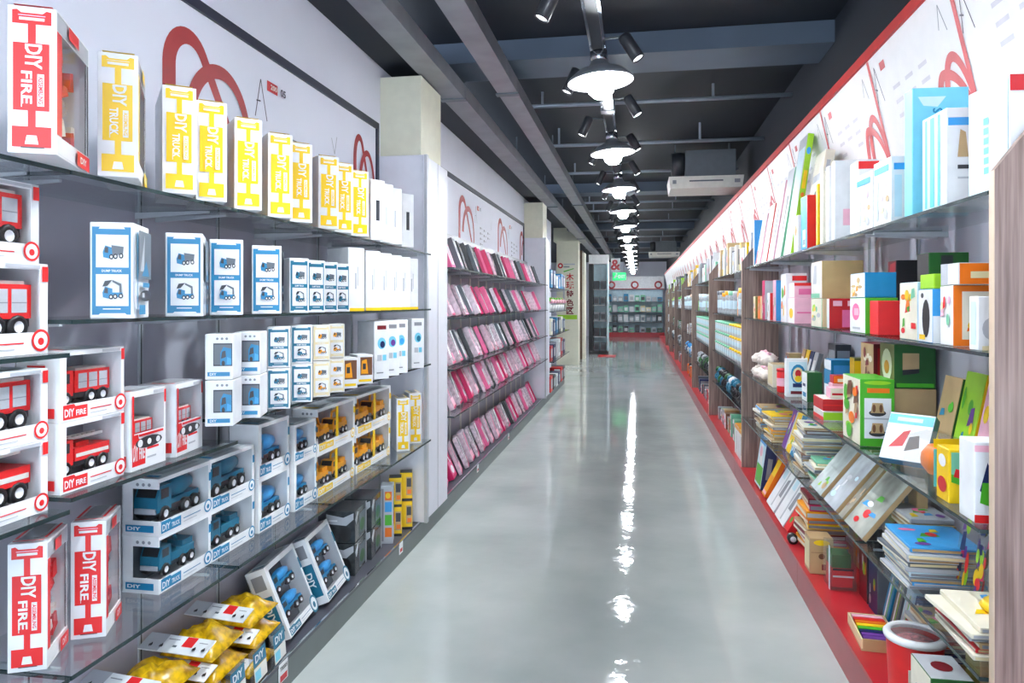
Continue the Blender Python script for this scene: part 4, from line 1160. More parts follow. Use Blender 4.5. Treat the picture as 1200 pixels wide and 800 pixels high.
rb('story_box', 'plain red box with white line of print on the second right shelf', 1029, .89, z, (.15, .10, .13), 0, 'red', None, [('F', 'r', 'rose', (.5, .1, .56, .9)), ('T', 'r', 'white', (.2, .2, .7, .8))])
rb('story_box', 'tall black box against the back board behind the plain red box', 1032, 1.0, z, (.08, .1, .29), 0, 'black', {'L': 'maroon'}, [('L', 'p', 'crimson', [(.2, .7), (.9, .75), (.9, .98), (.3, .95)])], y=3.07)
rb('story_box', 'white box with a photo and green side on the second right shelf', 1014, .885, z, (.12, .21, .142), 0, 'green', {'L': 'white'}, [('L', 'e', 'pink', (.4, .6, .25, .25)), ('L', 'r', 'rose', (.3, .5, .6, .7)), ('F', 'r', 'sky', (.2, .15, .8, .85)), ('F', 'e', 'magenta', (.5, .6, .2, .2)), ('L', 'r', 'silver', (.2, .1, .7, .16))])
rb('story_box', 'white box with animal pictures and blue side on top of the photo box', 1018, .885, z + .143, (.12, .20, .10), 0, 'blue', {'L': 'white'}, blobs('L', 9, ['amber', 'kraft', 'cream', 'tan'], 8, (.05, .05, .95, .9)), y=Yat(1014, .885) + .004)
rb('story_box', 'red box with white spine under the kraft carton', 972, .885, z, (.16, .05, .142), 0, 'crimson', {'L': 'white'}, [('F', 'r', 'rose', (.1, .75, .35, .92)), ('F', 'r', 'rose', (.5, .75, .9, .92)), ('F', 'r', 'pink', (.35, .05, .95, .62))])
rb('story_box', 'pale green patterned box under the kraft carton', 955, .885, z, (.16, .22, .142), 0, 'mint', {'L': 'ivory', 'F': 'cream'}, blobs('L', 14, ['lime', 'mint', 'yellow', 'silver'], 8) + blobs('F', 15, ['lime', 'mint', 'olive'], 6), y=3.76)
rb('kraft_carton', 'plain kraft cardboard carton stacked above the green patterned box', 955, .885, z + .1425, (.19, .225, .185), 0, 'kraft', {'L': 'offwhite'}, [('L', 'r', 'mint', (.0, .02, .8, .14)), ('L', 'p', 'silver', [(.2, .4), (.5, .4), (.5, .9), (.3, .9)]), ('T', 'r', 'tan', (.45, 0, .55, 1))], y=3.755)
rb('story_box', 'pink and white box beside the green patterned box', 931, .885, z, (.14, .18, .15), 0, 'rose', {'L': 'white'}, [('F', 'r', 'pink', (.1, .4, .7, .46)), ('L', 'e', 'yellow', (.5, .4, .3, .2))])
rb('story_box', 'small pink box with red lid on top of the pink and white box', 933, .885, z + .151, (.12, .15, .085), 0, 'rose', {'T': 'red', 'L': 'white'}, [('F', 'r', 'red', (0, .8, 1, 1)), ('F', 'r', 'pink', (.2, .2, .9, .6))], y=Yat(931, .885) + .004)
rb('story_box', 'tall white box with orange print near the far divider', 921, .885, z, (.12, .16, .30), 0, 'white', None, blobs('L', 20, ['orange', 'green', 'yellow', 'navy'], 6) + [('F', 'r', 'red', (.3, .85, 1, .95))])
for k, (px, h, c, d, n) in enumerate([(909, .27, 'rose', 'sky', 'pink and blue'), (902, .19, 'white', 'red', 'white and red'), (896, .28, 'magenta', 'silver', 'magenta'), (890.5, .17, 'orange', 'cream', 'orange'), (885, .17, 'cream', 'olive', 'cream')]):
    rb('story_box', '%s slim box near the far oak divider on the second right shelf' % n, px, .885, z, (.11, .10, h), 0, c, {'F': d}, blobs('L', 30 + k, ['white', 'crimson', 'mint', 'grey'], 4), group='slim boxes near the far divider')
# ---- third shelf
z = Z[2]
XS = .86
rb('toy_carton', 'white box with coloured block pictures at the near end of the third right shelf', 1142, .84, z, (.12, .09, .205), 0, 'white', None, [('F', 'r', 'red', (0, .0, 1, .1)), ('F', 'r', 'rose', (0, .88, 1, .96)), ('F', 'p', 'navy', [(.1, .4), (.3, .3), (.35, .6), (.25, .75)]), ('F', 'p', 'green', [(.1, .25), (.35, .2), (.3, .5), (.15, .5)]), ('F', 'p', 'orange', [(.35, .2), (.6, .15), (.65, .4), (.45, .42)]), ('F', 'p', 'blue', [(.5, .45), (.7, .4), (.7, .6), (.55, .65)])])
rb('toy_carton', 'yellow box with garden picture on the third right shelf', 1112, .85, z, (.115, .085, .15), 0, 'yellow', None, [('F', 'r', 'mint', (.05, .4, 1, .95)), ('F', 'p', 'green', [(.05, .4), (1, .15), (1, .35), (.05, .55)]), ('F', 'p', 'red', [(.1, .5), (.35, .45), (.9, .3), (.9, .45), (.4, .6), (.15, .65)]), ('F', 'r', 'sky', (.5, .7, 1, .9)), ('L', 'e', 'white', (.5, .75, .3, .12)), ('L', 'e', 'crimson', (.5, .3, .35, .15))])
rb('toy_carton', 'blue box standing behind the yellow and white toy boxes', 1128, .975, z, (.15, .055, .225), 0, 'sky', None, [('F', 'p', 'white', [(0, .85), (.4, .9), (1, .8), (1, 1), (0, 1)]), ('F', 'r', 'blue', (.2, .6, .9, .75)), ('F', 'r', 'red', (0, .3, 1, .36))], y=2.17)
rb('toy_carton', 'tall white box with orange foot near the near divider on the third shelf', 1140, 1.02, z, (.10, .06, .33), 0, 'offwhite', None, [('F', 'r', 'silver', (.15, .4, .9, .8)), ('F', 'p', 'orange', [(0, 0), (1, 0), (1, .2), (0, .12)]), ('L', 'r', 'maroon', (0, 0, 1, 1))], y=2.26)
for k, (px, h, c, f, n) in enumerate([(1122, .34, 'rose', 'ivory', 'pink and white pack'), (1112, .33, 'lime', 'yellow', 'lime and yellow pack'), (1100, .30, 'tan', 'dgreen', 'brown carded pack')]):
    rb('blister_pack', n + ' leaning at the back of the third right shelf', px, 1.025, z, (.03, .14, h), 0, c, {'F': f}, blobs('L', 40 + k, ['blue', 'green', 'purple', 'yellow'], 6) + [('F', 'r', 'maroon' if k == 0 else 'blue', (.3, .1, .7, .6))], tilt=11, y=2.36 + .16 * k, cat='toy pack')
rb('puzzle_box', 'white and teal flat box leaning in front of the tan carton', 1076, .935, z, (.04, .15, .18), 50, 'teal', {'L': 'white'}, [('L', 'r', 'aqua', (.02, .76, .98, .96)), ('L', 'p', 'crimson', [(.15, .25), (.45, .3), (.55, .65), (.4, .6)]), ('L', 'p', 'dark', [(.5, .2), (.8, .3), (.75, .55), (.55, .5)]), ('L', 'r', 'pale', (.2, .82, .75, .90))], tilt=34, y=2.60)
rb('plain_carton', 'plain tan carton behind the leaning teal box', 1047, .98, z, (.155, .19, .222), 0, 'tan', {'T': 'kraft'}, [('L', 'r', 'offwhite', (.8, .0, 1, 1))])
rb('toy_carton', 'green box with tree picture on top of the tan carton', 1074, .985, z + .223, (.15, .17, .172), 0, 'dgreen', {'L': 'olive'}, [('F', 'r', 'tan', (.2, .4, .6, .8)), ('F', 'p', 'dark', [(.2, .3), (.6, .35), (.6, .45), (.2, .42)]), ('L', 'e', 'ivory', (.5, .5, .35, .38)), ('L', 'e', 'amber', (.5, .45, .18, .16)), ('F', 'r', 'green', (.05, .03, .95, .12))], y=Yat(1047, .98) + .006)
gp = [('F', 'r', 'white', (.12, .12, .90, .72)), ('F', 'r', 'silver', (.12, .405, .90, .425)), ('F', 'r', 'orange', (.2, .80, .85, .87)), ('F', 'e', 'lime', (.5, .95, .4, .03))]
for v0 in (.45, .15):
    gp += [('F', 'e', 'dark', (.5, v0 + .05, .25, .05)), ('F', 'p', 'tan', [(.3, v0 + .05), (.7, v0 + .05), (.65, v0 + .2), (.35, v0 + .2)]), ('F', 'e', 'brown', (.4, v0 + .12, .05, .06)), ('F', 'e', 'brown', (.6, v0 + .12, .05, .06))]
rb('toy_carton', 'bright green box with two white picture panels on the third right shelf', 1008, .85, z, (.125, .24, .26), 0, 'green', {'L': 'ivory'}, gp + blobs('L', 51, ['tan', 'green', 'brown', 'orange', 'red', 'lime'], 14, (.08, .05, .92, .95)))
for k, u in enumerate((0, 1)):
    rb('story_box', ('lower', 'upper')[u] + ' brown box with animal pictures behind the bright green box', 1031, .985, z + .192 * u, (.15, .18, .19), 0, 'maroon' if u else 'brown', {'L': 'tan'}, blobs('L', 60 + u, ['maroon', 'ivory', 'brown', 'ivory', 'dgreen'], 8) + [('F', 'r', 'crimson', (.1, .3, .9, .9))], y=3.30)
rb('story_box', 'white and pink flat box under the red flat box', 984, .86, z, (.17, .2, .045), 0, 'offwhite', None, [('L', 'r', 'red', (0, 0, 1, .4)), ('F', 'r', 'lime', (.0, .1, .5, .9))], y=3.62)
rb('story_box', 'red flat box with white lid beside the bright green box', 984, .86, z + .046, (.17, .19, .055), 0, 'crimson', {'T': 'offwhite'}, [('T', 'e', 'cream', (.5, .5, .3, .3)), ('F', 'r', 'red', (.0, .45, 1, .55))], y=3.63)
rb('story_box', 'pink and white box standing behind the red flat box', 968, .96, z, (.16, .08, .15), 0, 'rose', None, [('F', 'r', 'white', (.1, .2, .5, .8)), ('F', 'r', 'crimson', (.6, .3, .9, .4))], y=3.86)
rb('story_box', 'blue and white box at the back of the third right shelf', 968, .98, z, (.13, .14, .26), 0, 'blue', {'L': 'white'}, [('L', 'r', 'blue', (0, .5, 1, .8)), ('F', 'r', 'sky', (.1, .7, .9, .9))], y=3.97)
rb('story_box', 'olive yellow box at the back beside the blue and white box', 985, 1.03, z, (.1, .08, .29), 0, 'olive', {'L': 'yellow'}, [('F', 'r', 'yellow', (.0, .1, .3, .95))], y=3.74)
rb('framed_picture', 'grey framed picture box against the back board', 955, 1.05, z, (.08, .16, .33), 0, 'dark', None, [('F', 'r', 'grey', (.1, .1, .9, .9)), ('L', 'r', 'grey', (.1, .1, .9, .9)), ('L', 'e', 'dark', (.4, .6, .1, .08)), ('L', 'e', 'dark', (.6, .6, .1, .08))], y=4.16)
rb('story_box', 'white box with green side on the third right shelf', 958, .93, z, (.08, .13, .165), 0, 'dgreen', {'L': 'white'}, [('L', 'r', 'blue', (.2, .15, .8, .3)), ('L', 'r', 'navy', (.2, .5, .7, .6)), ('T', 'e', 'white', (.5, .5, .2, .2))], y=4.28)
rb('story_box', 'white box with blue rainbow picture on the third right shelf', 920, .862, z, (.12, .06, .225), 0, 'white', None, [('F', 'r', 'pale', (.12, .1, .95, .92)), ('F', 'e', 'blue', (.55, .60, .34, .26)), ('F', 'e', 'cream', (.55, .58, .26, .2)), ('F', 'e', 'crimson', (.55, .62, .14, .1)), ('F', 'e', 'yellow', (.55, .48, .16, .08)), ('F', 'r', 'navy', (.3, .26, .8, .36)), ('F', 'r', 'maroon', (.2, .08, .9, .16))], y=4.50)
t = thing('red_canister', 'small red canister with lid beside the rainbow picture box', 'canister', (.885, 4.74, z))
obj('body', MB().lathe([(0, 0), (.032, 0), (.034, .01), (.034, .12), (.03, .13)], n=16, m='red'), t); obj('lid', MB().lathe([(.03, .13), (.036, .13), (.036, .148), (0, .15)], n=16, m='crimson'), t); obj('label_band', MB().lathe([(.0345, .04), (.0345, .09)], n=16, m='rose'), t)
rb('plain_carton', 'cream coloured open carton near the far divider on the third right shelf', 893, .87, z, (.15, .2, .15), 0, 'ivory', {'T': 'tan'}, [('L', 'r', 'cream', (.1, .1, .9, .9))], y=4.98)
for k, (c, d) in enumerate([('silver', 'grey'), ('navy', 'steel'), ('yellow', 'amber'), ('tan', 'brown')]):
    rb('picture_book', '%s book leaning behind the cream carton' % ('grey', 'navy', 'yellow', 'tan')[k], 905, 1.01, z, (.03, .09, .255), 0, c, {'F': d}, [('L', 'r', 'white', (.2, .5, .8, .8))], tilt=14, y=4.62 + .11 * k, cat='book', group='books leaning behind the cream carton')
rng = random.Random(8)
crump = mat('crumpled_bag', (232, 214, 204), .35, var=.35, scale=24, bump=.5)
def lump(seed, rx, ry, rz_, m):
    bm = bmesh.new(); bmesh.ops.create_icosphere(bm, subdivisions=3, radius=1)
    g = random.Random(seed); ph = [g.uniform(0, 6) for _ in range(4)]
    for v in bm.verts:
        n = 1 + .16 * math.sin(5 * v.co.x + ph[0]) * math.cos(6 * v.co.y + ph[1]) + .10 * math.sin(11 * v.co.z + ph[2] + 7 * v.co.x)
        v.co = (v.co.x * rx * n, v.co.y * ry * n, max(v.co.z * n, -.8) * rz_ + .8 * rz_)
    me = bpy.data.meshes.new('bag'); bm.to_mesh(me); bm.free(); me.materials.append(P(m))
    for p in me.polygons:
        p.use_smooth = True
    return me
for k, (x, y, zz, n) in enumerate([(.92, 5.42, z, 'nearest of the heap'), (.93, 5.62, z, 'middle of the heap'), (.95, 5.84, z, 'farthest of the heap'), (.93, 5.52, z + .1, 'on top, nearer'), (.94, 5.74, z + .1, 'on top, farther')]):
    t = thing('crumpled_bag', 'crumpled white and pink bag beside the far divider, ' + n, 'bag', (x, y, zz), (0, 0, k), 'crumpled bags on the third right shelf')
    obj('bag', lump(k, .075, .09, .045, crump), t); obj('print_patch', lump(k + 9, .03, .04, .054, 'rose'), t)
t = thing('bagged_ball', 'orange ball in a clear bag with printed front on the third right shelf', 'bagged toy', (.895, 2.38, z), (0, 0, R(10)))
obj('ball', MB().lathe([(0, -.05), (.03, -.043), (.048, -.018), (.05, 0), (.048, .018), (.03, .043), (0, .05)], (.0, -.0, .085), 'z', 16, 'orange'), t)
obj('leaf_patch', MB().lathe([(0, -.052), (.02, -.049), (.03, -.042)], (0, 0, .085), 'y', 12, 'green'), t)
obj('bag', BAGME if 'BAGME' in globals() else MB().prism([(-.06, 0), (.06, 0), (.075, .06), (.06, .15), (0, .165), (-.06, .15), (-.075, .06)], 'y', -.065, .065, BAGFILM), t)
obj('header_card', MB().box(-.055, .055, -.0665, -.0655, .135, .16, 'yellow').box(-.055, -.01, -.067, -.0666, .02, .13, 'aqua'), t)
# ---- lower shelf: stacks, leaning boards
z = Z[3]
def stack(name, label, x, y, z, n, w, L, th, cols, seed, cat='book', grp=None):
    """a pile of loose books or boards; every one a thing"""
    g = random.Random(seed); zz = z + .0006
    for k in range(n):
        t_ = th * g.uniform(.8, 1.3)
        c = cols[k % len(cols)]
        pos = 'top' if k == n - 1 else 'bottom' if k == 0 else nth(n - 1 - k) + ' from the top'
        pr = (blobs('T', seed + k, ['green', 'red', 'yellow', 'pink', 'sky', 'purple'], 7) if k == n - 1 else []) + [('L', 'r', 'ivory', (.02, .15, .98, .6)), ('F', 'r', g.choice(['silver', 'grey', 'cream', 'tan']), (.02, .2, .98, .75))]
        carton(name, '%s, %s' % (label, pos), cat, (x + g.uniform(-.012, .012), y + g.uniform(-.012, .012), zz), (w, L, round(t_, 3)), g.uniform(-5, 5), 1, c, {'F': c}, pr, grp)
        zz += round(t_, 3) + .0006
    return zz
zz = stack('board_book', 'board book in the grey stack under the bright green box', .86, 2.52, z, 9, .22, .26, .013, ['silver', 'sky', 'grey', 'pale', 'silver', 'steel', 'white'], 3, grp='boards stacked near the colourful bag')
zz = stack('board_book', 'picture board in the near pile on the low right shelf', .86, 2.06, z, 6, .24, .26, .013, ['ivory', 'crimson', 'tan', 'silver', 'ivory'], 12, grp='boards stacked near the oak divider')
t = thing('toy_caterpillar', 'yellow and blue rounded plastic toy lying on the near pile of boards', 'toy', (.98, 2.08, zz))
obj('body', MB().lathe([(0, 0), (.05, 0), (.06, .012), (.05, .026), (0, .028)], (0, .09, 0), n=16, m='yellow'), t)
obj('body', MB().lathe([(0, 0), (.045, 0), (.05, .01), (.042, .022), (0, .024)], (.03, .02, 0), n=16, m='sky'), t)
obj('body', MB().lathe([(0, 0), (.03, 0), (.034, .01), (.03, .02), (0, .02)], (.01, -.045, 0), n=16, m='sky'), t)
obj('stripe', MB().box(-.02, .07, .055, .068, .005, .03, 'green'), t)
zz = stack('story_book', 'story book in the tall stack on the low right shelf', .87, 4.08, z, 14, .2, .26, .016, ['tan', 'silver', 'kraft', 'offwhite', 'grey', 'brown', 'ivory'], 5, grp='story books in the tall stack')
zz = stack('story_book', 'story book in the stack against the far oak divider', .87, 5.0, z, 9, .2, .26, .018, ['tan', 'kraft', 'yellow', 'amber', 'grey', 'ivory'], 9, grp='story books by the far divider')
def shiny(seed):
    return mat('laminated_print_%d' % seed, [(176, 180, 170), (196, 206, 204), (160, 156, 140), (184, 190, 196)][seed % 4], .16, var=.35, scale=9)
for k, (y, h, L, c, n) in enumerate([(3.62, .27, .2, 1, 'green tinted laminated board leaning beside the tall book stack'), (3.36, .30, .2, 3, 'white laminated board leaning on the low right shelf'), (2.98, .30, .24, 0, 'large grey laminated board with blue and red print leaning on the low shelf'), (3.25, .27, .06, 2, 'dark edged board leaning between the laminated boards')]):
    rb('laminated_board', n, 0, .845, z, (.022, L, h), 0, shiny(c), {'F': 'tan'}, blobs('L', 70 + k, [['lime', 'tan', 'green', 'silver'], ['white', 'pale', 'mint', 'silver'], ['sky', 'red', 'green', 'white'], ['brown', 'tan']][k], 6, (.1, .1, .9, .6)), tilt=38, y=y, cat='board', group='laminated boards leaning on the low shelf')
for k, (y, n) in enumerate([(2.30, 'nearer'), (2.42, 'farther')]):
    rb('bagged_toy_set', n + ' clear bag of bright plastic pieces leaning behind the boards', 0, 1.0, z + .0, (.05, .11, .28), 0, BAGFILM, None, blobs('L', 80 + k, ['purple', 'lime', 'magenta', 'yellow', 'navy', 'red'], 12) + blobs('F', 82 + k, ['olive', 'purple', 'red'], 5), tilt=8, y=y + .03, cat='bagged toy', group='bags of bright pieces')
for k, (y, c, n) in enumerate([(4.5, 'blue', 'blue'), (4.62, 'yellow', 'yellow'), (4.76, 'purple', 'purple')]):
    rb('picture_book', n + ' picture book leaning behind the tall stack', 0, .90, z, (.025, .10, .25), 0, c, {'F': 'white'}, blobs('L', 90 + k, ['white', 'orange', 'green'], 4), tilt=18, y=y, cat='book')
# ---- on the red plinth
z = .16
rb('picture_book', 'large book with green meadow cover and blue spine at the far divider', 890, .85, z, (.08, .26, .38), 0, 'navy', {'L': 'pale'}, [('L', 'r', 'green', (.05, .05, .95, .4)), ('L', 'p', 'white', [(.2, .45), (.8, .4), (.6, .8), (.3, .8)]), ('L', 'e', 'rose', (.4, .65, .2, .1)), ('L', 'r', 'sky', (.05, .8, .95, .96)), ('F', 'r', 'grey', (.3, .2, .7, .6))], tilt=8, cat='book', y=5.36)
rb('picture_book', 'yellow and orange narrow book leaning beside the meadow book', 0, .845, z, (.03, .12, .30), 0, 'orange', {'L': 'amber'}, [('L', 'r', 'yellow', (.05, .5, .95, .9)), ('L', 'r', 'rose', (.05, .05, .95, .12))], tilt=26, cat='book', y=5.16)
for k, y in enumerate((4.80, 4.50)):
    rb('picture_book', 'large white book leaning on the red plinth, ' + ('farther' if k == 0 else 'nearer'), 0, .84, z, (.025, .26, .33), 0, 'white', {'F': 'silver'}, [('L', 'r', 'silver', (.5, .05, .6, .95)), ('L', 'p', 'grey', [(.65, .3), (.9, .3), (.9, .7), (.7, .65)]), ('L', 'r', 'pale', (.1, .6, .4, .9))], tilt=30, cat='book', y=y, group='white books on the red plinth')
t_ = rb('activity_case', 'red case with green dots leaning on the red plinth', 0, .84, z, (.05, .10, .33), 0, 'red', {'F': 'crimson'}, [('L', 'e', 'green', (.5, .2, .2, .06)), ('L', 'e', 'lime', (.5, .45, .2, .06)), ('L', 'e', 'ivory', (.5, .68, .2, .06)), ('F', 'e', 'lime', (.5, .3, .25, .05)), ('F', 'e', 'lime', (.5, .6, .25, .05))], tilt=30, cat='case', y=4.36)
stack('story_book', 'low book pile on the plinth under the tall stack', .88, 4.02, z, 10, .2, .24, .03, ['orange', 'amber', 'magenta', 'maroon', 'tan', 'yellow'], 31, grp='books piled on the red plinth')
t = thing('toy_roll', 'small black and silver roll lying at the plinth edge', 'roll', (.845, 4.24, .188), (0, 0, 0))
obj('tyre', MB().lathe([(.012, -.02), (.028, -.02), (.028, .02), (.012, .02)], (0, 0, 0), 'y', 16, 'black'), t); obj('hub', MB().lathe([(0, -.021), (.016, -.021), (.016, .0)], (0, 0, 0), 'y', 12, 'silver'), t)
rb('block_box', 'tan box of wooden animal blocks on the red plinth', 941, .835, z, (.11, .12, .175), 0, 'tan', None, [('F', 'e', 'yellow', (.5, .88, .35, .08)), ('F', 'e', 'brown', (.5, .5, .14, .08)), ('F', 'r', 'maroon', (.5, .12, .75, .28)), ('L', 'r', 'cream', (.1, .1, .9, .9)), ('F', 'r', 'brown', (.05, .6, .95, .61))], y=3.78)
def glass_case(t):
    obj('blocks', MB().box(.01, .10, .01, .12, .012, .1, 'crimson').box(.012, .095, .015, .115, .1, .16, 'dgreen'), t)
rb('clear_case', 'clear plastic case with green and red pieces beside the animal blocks', 0, .88, z, (.115, .13, .205), 0, BAGFILM, None, [('F', 'r', 'dark', (.1, .45, .9, .5)), ('F', 'r', 'silver', (.1, .3, .9, .34)), ('L', 'r', 'pale', (.8, .0, 1, 1))], y=3.58, extra=glass_case)
# rainbow xylophone box
t = thing('xylophone_box', 'open box with rainbow coloured wooden bars on the red plinth', 'toy', (.845, 2.98, z), (0, 0, R(-4)))
obj('tray', MB().box(0, .14, 0, .25, 0, .008, 'tan').box(0, .006, 0, .25, .008, .045, 'cream').box(.134, .14, 0, .25, .008, .045, 'cream').box(.006, .134, 0, .006, .008, .045, 'tan').box(.006, .134, .244, .25, .008, .045, 'cream'), t)
for k, c in enumerate(['purple', 'purple', 'navy', 'green', 'yellow', 'orange', 'red', 'rose']):
    obj('bar', MB().box(.012, .128, .012 + .0285 * k, .036 + .0285 * k, .03, .046, c), t)
# red tub
t = thing('red_tub', 'red plastic tub with clear white lid on the red plinth', 'tub', (.925, 2.66, z))
obj('tub', MB().lathe([(0, 0), (.075, 0), (.08, .02), (.088, .19), (.086, .2)], n=24, m='red'), t)
obj('lid_rim', MB().lathe([(.086, .2), (.096, .2), (.098, .212), (.09, .222), (.074, .22), (.074, .215)], n=24, m='white'), t)
obj('lid_window', MB().lathe([(.074, .216), (.0, .216)], n=24, m=clear_mat('lid_clear', (.95, .93, .94), .06, .1, .12)), t)
obj('contents', MB().lathe([(0, .195), (.03, .2), (.06, .195), (.075, .18)], n=12, m=mat('tub_contents', (180, 90, 96), .4, var=.8, scale=60)), t)
obj('label', MB().box(-.05, .03, -.0885, -.086, .05, .13, 'ivory'), t)
rb('toy_carton', 'white and green carton with red apple picture at the bottom right', 1044, .85, z, (.12, .16, .23), 0, 'dgreen', {'L': 'ivory', 'T': 'silver'}, [('F', 'r', 'green', (.05, .55, .95, .95)), ('F', 'e', 'red', (.4, .7, .15, .1)), ('F', 'r', 'crimson', (.0, .42, 1, .5)), ('F', 'r', 'silver', (.05, .05, .95, .35)), ('T', 'e', 'maroon', (.5, .5, .25, .2)), ('L', 'p', 'silver', [(.1, .2), (.5, .2), (.8, .8), (.3, .7)]), ('L', 'r', 'rose', (.2, .1, .8, .2))], y=2.32)
rb('dark_board', 'dark card board with pale edge leaning at the bottom right corner', 0, .99, z, (.015, .2, .3), 20, 'dark', {'F': 'kraft', 'T': 'kraft'}, [('L', 'r', 'kraft', (0, 0, .05, 1)), ('L', 'r', 'kraft', (0, .95, 1, 1))], tilt=14, cat='board', y=2.04)
for k in range(4):
    rb('striped_pouch', '%s blue and white striped pouch behind the red tub' % nth(k), 0, 1.0, z, (.035, .07, .22), 0, ['navy', 'pale', 'steel', 'blue'][k], None, [('L', 'r', 'white', (.3, .1, .5, .9)), ('L', 'r', 'lime', (.6, .1, .7, .9))], tilt=12, y=2.92 + .09 * k, cat='pouch', group='striped pouches on the plinth')
rb('toy_carton', 'tall kraft brown carton at the back of the plinth by the near divider', 0, 1.0, z, (.12, .10, .36), 0, 'tan', {'L': 'olive'}, [('F', 'r', 'olive', (.2, .1, .8, .9))], y=2.36)

# ---- more loose goods filling the right shelves
z = Z[3]
stack('board_book', 'board book in the pile behind the laminated boards', .985, 2.84, z, 7, .15, .22, .018, ['tan', 'silver', 'crimson', 'grey', 'kraft'], 41, grp='boards piled at the back of the low shelf')
stack('board_book', 'board book in the small pile before the far divider', .87, 5.45, z, 10, .19, .24, .016, ['kraft', 'offwhite', 'sky', 'tan', 'amber', 'grey'], 43, grp='boards piled before the far divider')
stack('story_book', 'story book in the low stack right of the tall one', .88, 3.86, z, 6, .18, .19, .018, ['ivory', 'mint', 'tan', 'silver'], 45, grp='story books beside the tall stack')
for k, (y, c) in enumerate([(3.0, 'tan'), (3.22, 'olive'), (3.44, 'brown')]):
    rb('carded_set', '%s carded set standing behind the leaning laminated boards' % ('tan', 'olive', 'brown')[k], 0, 1.05, z, (.04, .18, .28), 0, c, None, blobs('L', 140 + k, ['ivory', 'steel', 'maroon', 'green'], 6), y=y, cat='toy pack')
z = Z[2]
for k, (y, h, c, d) in enumerate([(5.2, .13, 'mint', 'white'), (5.34, .2, 'tan', 'brown')]):
    rb('craft_box', '%s craft box at the back beside the cream carton' % ('mint', 'tan')[k], 0, 1.04, z, (.09, .12, h), 0, c, {'L': d}, blobs('L', 150 + k, ['red', 'sky', 'yellow'], 4), y=y)
rb('craft_box', 'small red topped box lying on the pink and white box', 0, .965, z + .1512, (.1, .07, .04), 0, 'crimson', {'F': 'orange'}, [('F', 'r', 'ivory', (.2, .2, .7, .6))], y=3.865)
rb('craft_box', 'small striped box standing on the red flat box', 0, .90, z + .1022, (.08, .08, .05), 0, 'rose', {'F': 'ivory'}, [('F', 'r', 'crimson', (.1, .3, .9, .5))], y=3.66)
z = .16
for k, (y, h, c, d) in enumerate([(3.30, .24, 'steel', 'navy'), (3.44, .3, 'dark', 'maroon'), (3.86, .28, 'brown', 'tan')]):
    rb('game_box', '%s game box standing at the back of the red plinth' % ('steel blue', 'dark', 'brown')[k], 0, 1.0 if k < 2 else 1.09, z, (.1 if k < 2 else .05, .12, h), 0, c, {'L': d}, blobs('L', 160 + k, ['silver', 'lime', 'amber'], 4), y=y)
stack('board_book', 'picture board in the pile under the near low shelf', 1.0, 2.74, z, 9, .13, .2, .022, ['ivory', 'crimson', 'silver', 'tan', 'navy'], 47, grp='boards piled at the back of the plinth')
# ================================================================ far right bays
lidw = mat('tub_frosted', (222, 230, 232), .3, var=.06)
TUBS = {}
def tub(lab, x, y, z, r, h, body, lid, grp):
    key = (r, h, body, lid)
    if key not in TUBS:
        TUBS[key] = (MB().lathe([(0, 0), (r * .92, 0), (r, .01), (r, h * .84)], n=12, m=body).mesh('tub'), MB().lathe([(r * 1.03, h * .82), (r * 1.05, h * .84), (r * 1.05, h), (0, h)], n=12, m=lid).mesh('lid'), MB().lathe([(r * 1.005, h * .25), (r * 1.005, h * .6)], n=12, m='pale').mesh('label_band'))
    t = thing('lidded_tub', lab, 'tub', (x, y, z + .0006), group=grp)
    for n, m in zip(('tub', 'lid', 'label_band'), TUBS[key]):
        obj(n, m, t)
levn = ['top', 'second', 'third', 'fourth', 'lowest']
bayn = ['first far right bay', 'second far right bay', 'third far right bay', 'fourth far right bay', 'fifth far right bay', 'last far right bay']
schemes = [
    [['offwhite', 'silver', 'kraft', 'white', 'yellow'], ['yellow', 'amber', 'silver', 'mint', 'steel'], ['white', 'yellow'], ['black', 'dgreen', 'dark', 'teal'], ['tan', 'brown', 'grey', 'orange', 'mint']],
    [['silver', 'white', 'mint', 'grey'], ['mint', 'green', 'silver', 'pale'], ['mint', 'white', 'green'], ['dark', 'silver', 'dgreen', 'steel'], ['steel', 'navy', 'red', 'silver']],
    [['white', 'steel', 'silver', 'yellow'], ['silver', 'pale', 'amber', 'steel'], ['brown', 'tan', 'white'], ['sky', 'navy', 'silver'], ['red', 'orange', 'dark']],
    [['dark', 'steel', 'white', 'lime'], ['lime', 'silver', 'green'], ['dgreen', 'white', 'brown'], ['silver', 'steel'], ['dark', 'red', 'grey']]]
rng = random.Random(21)
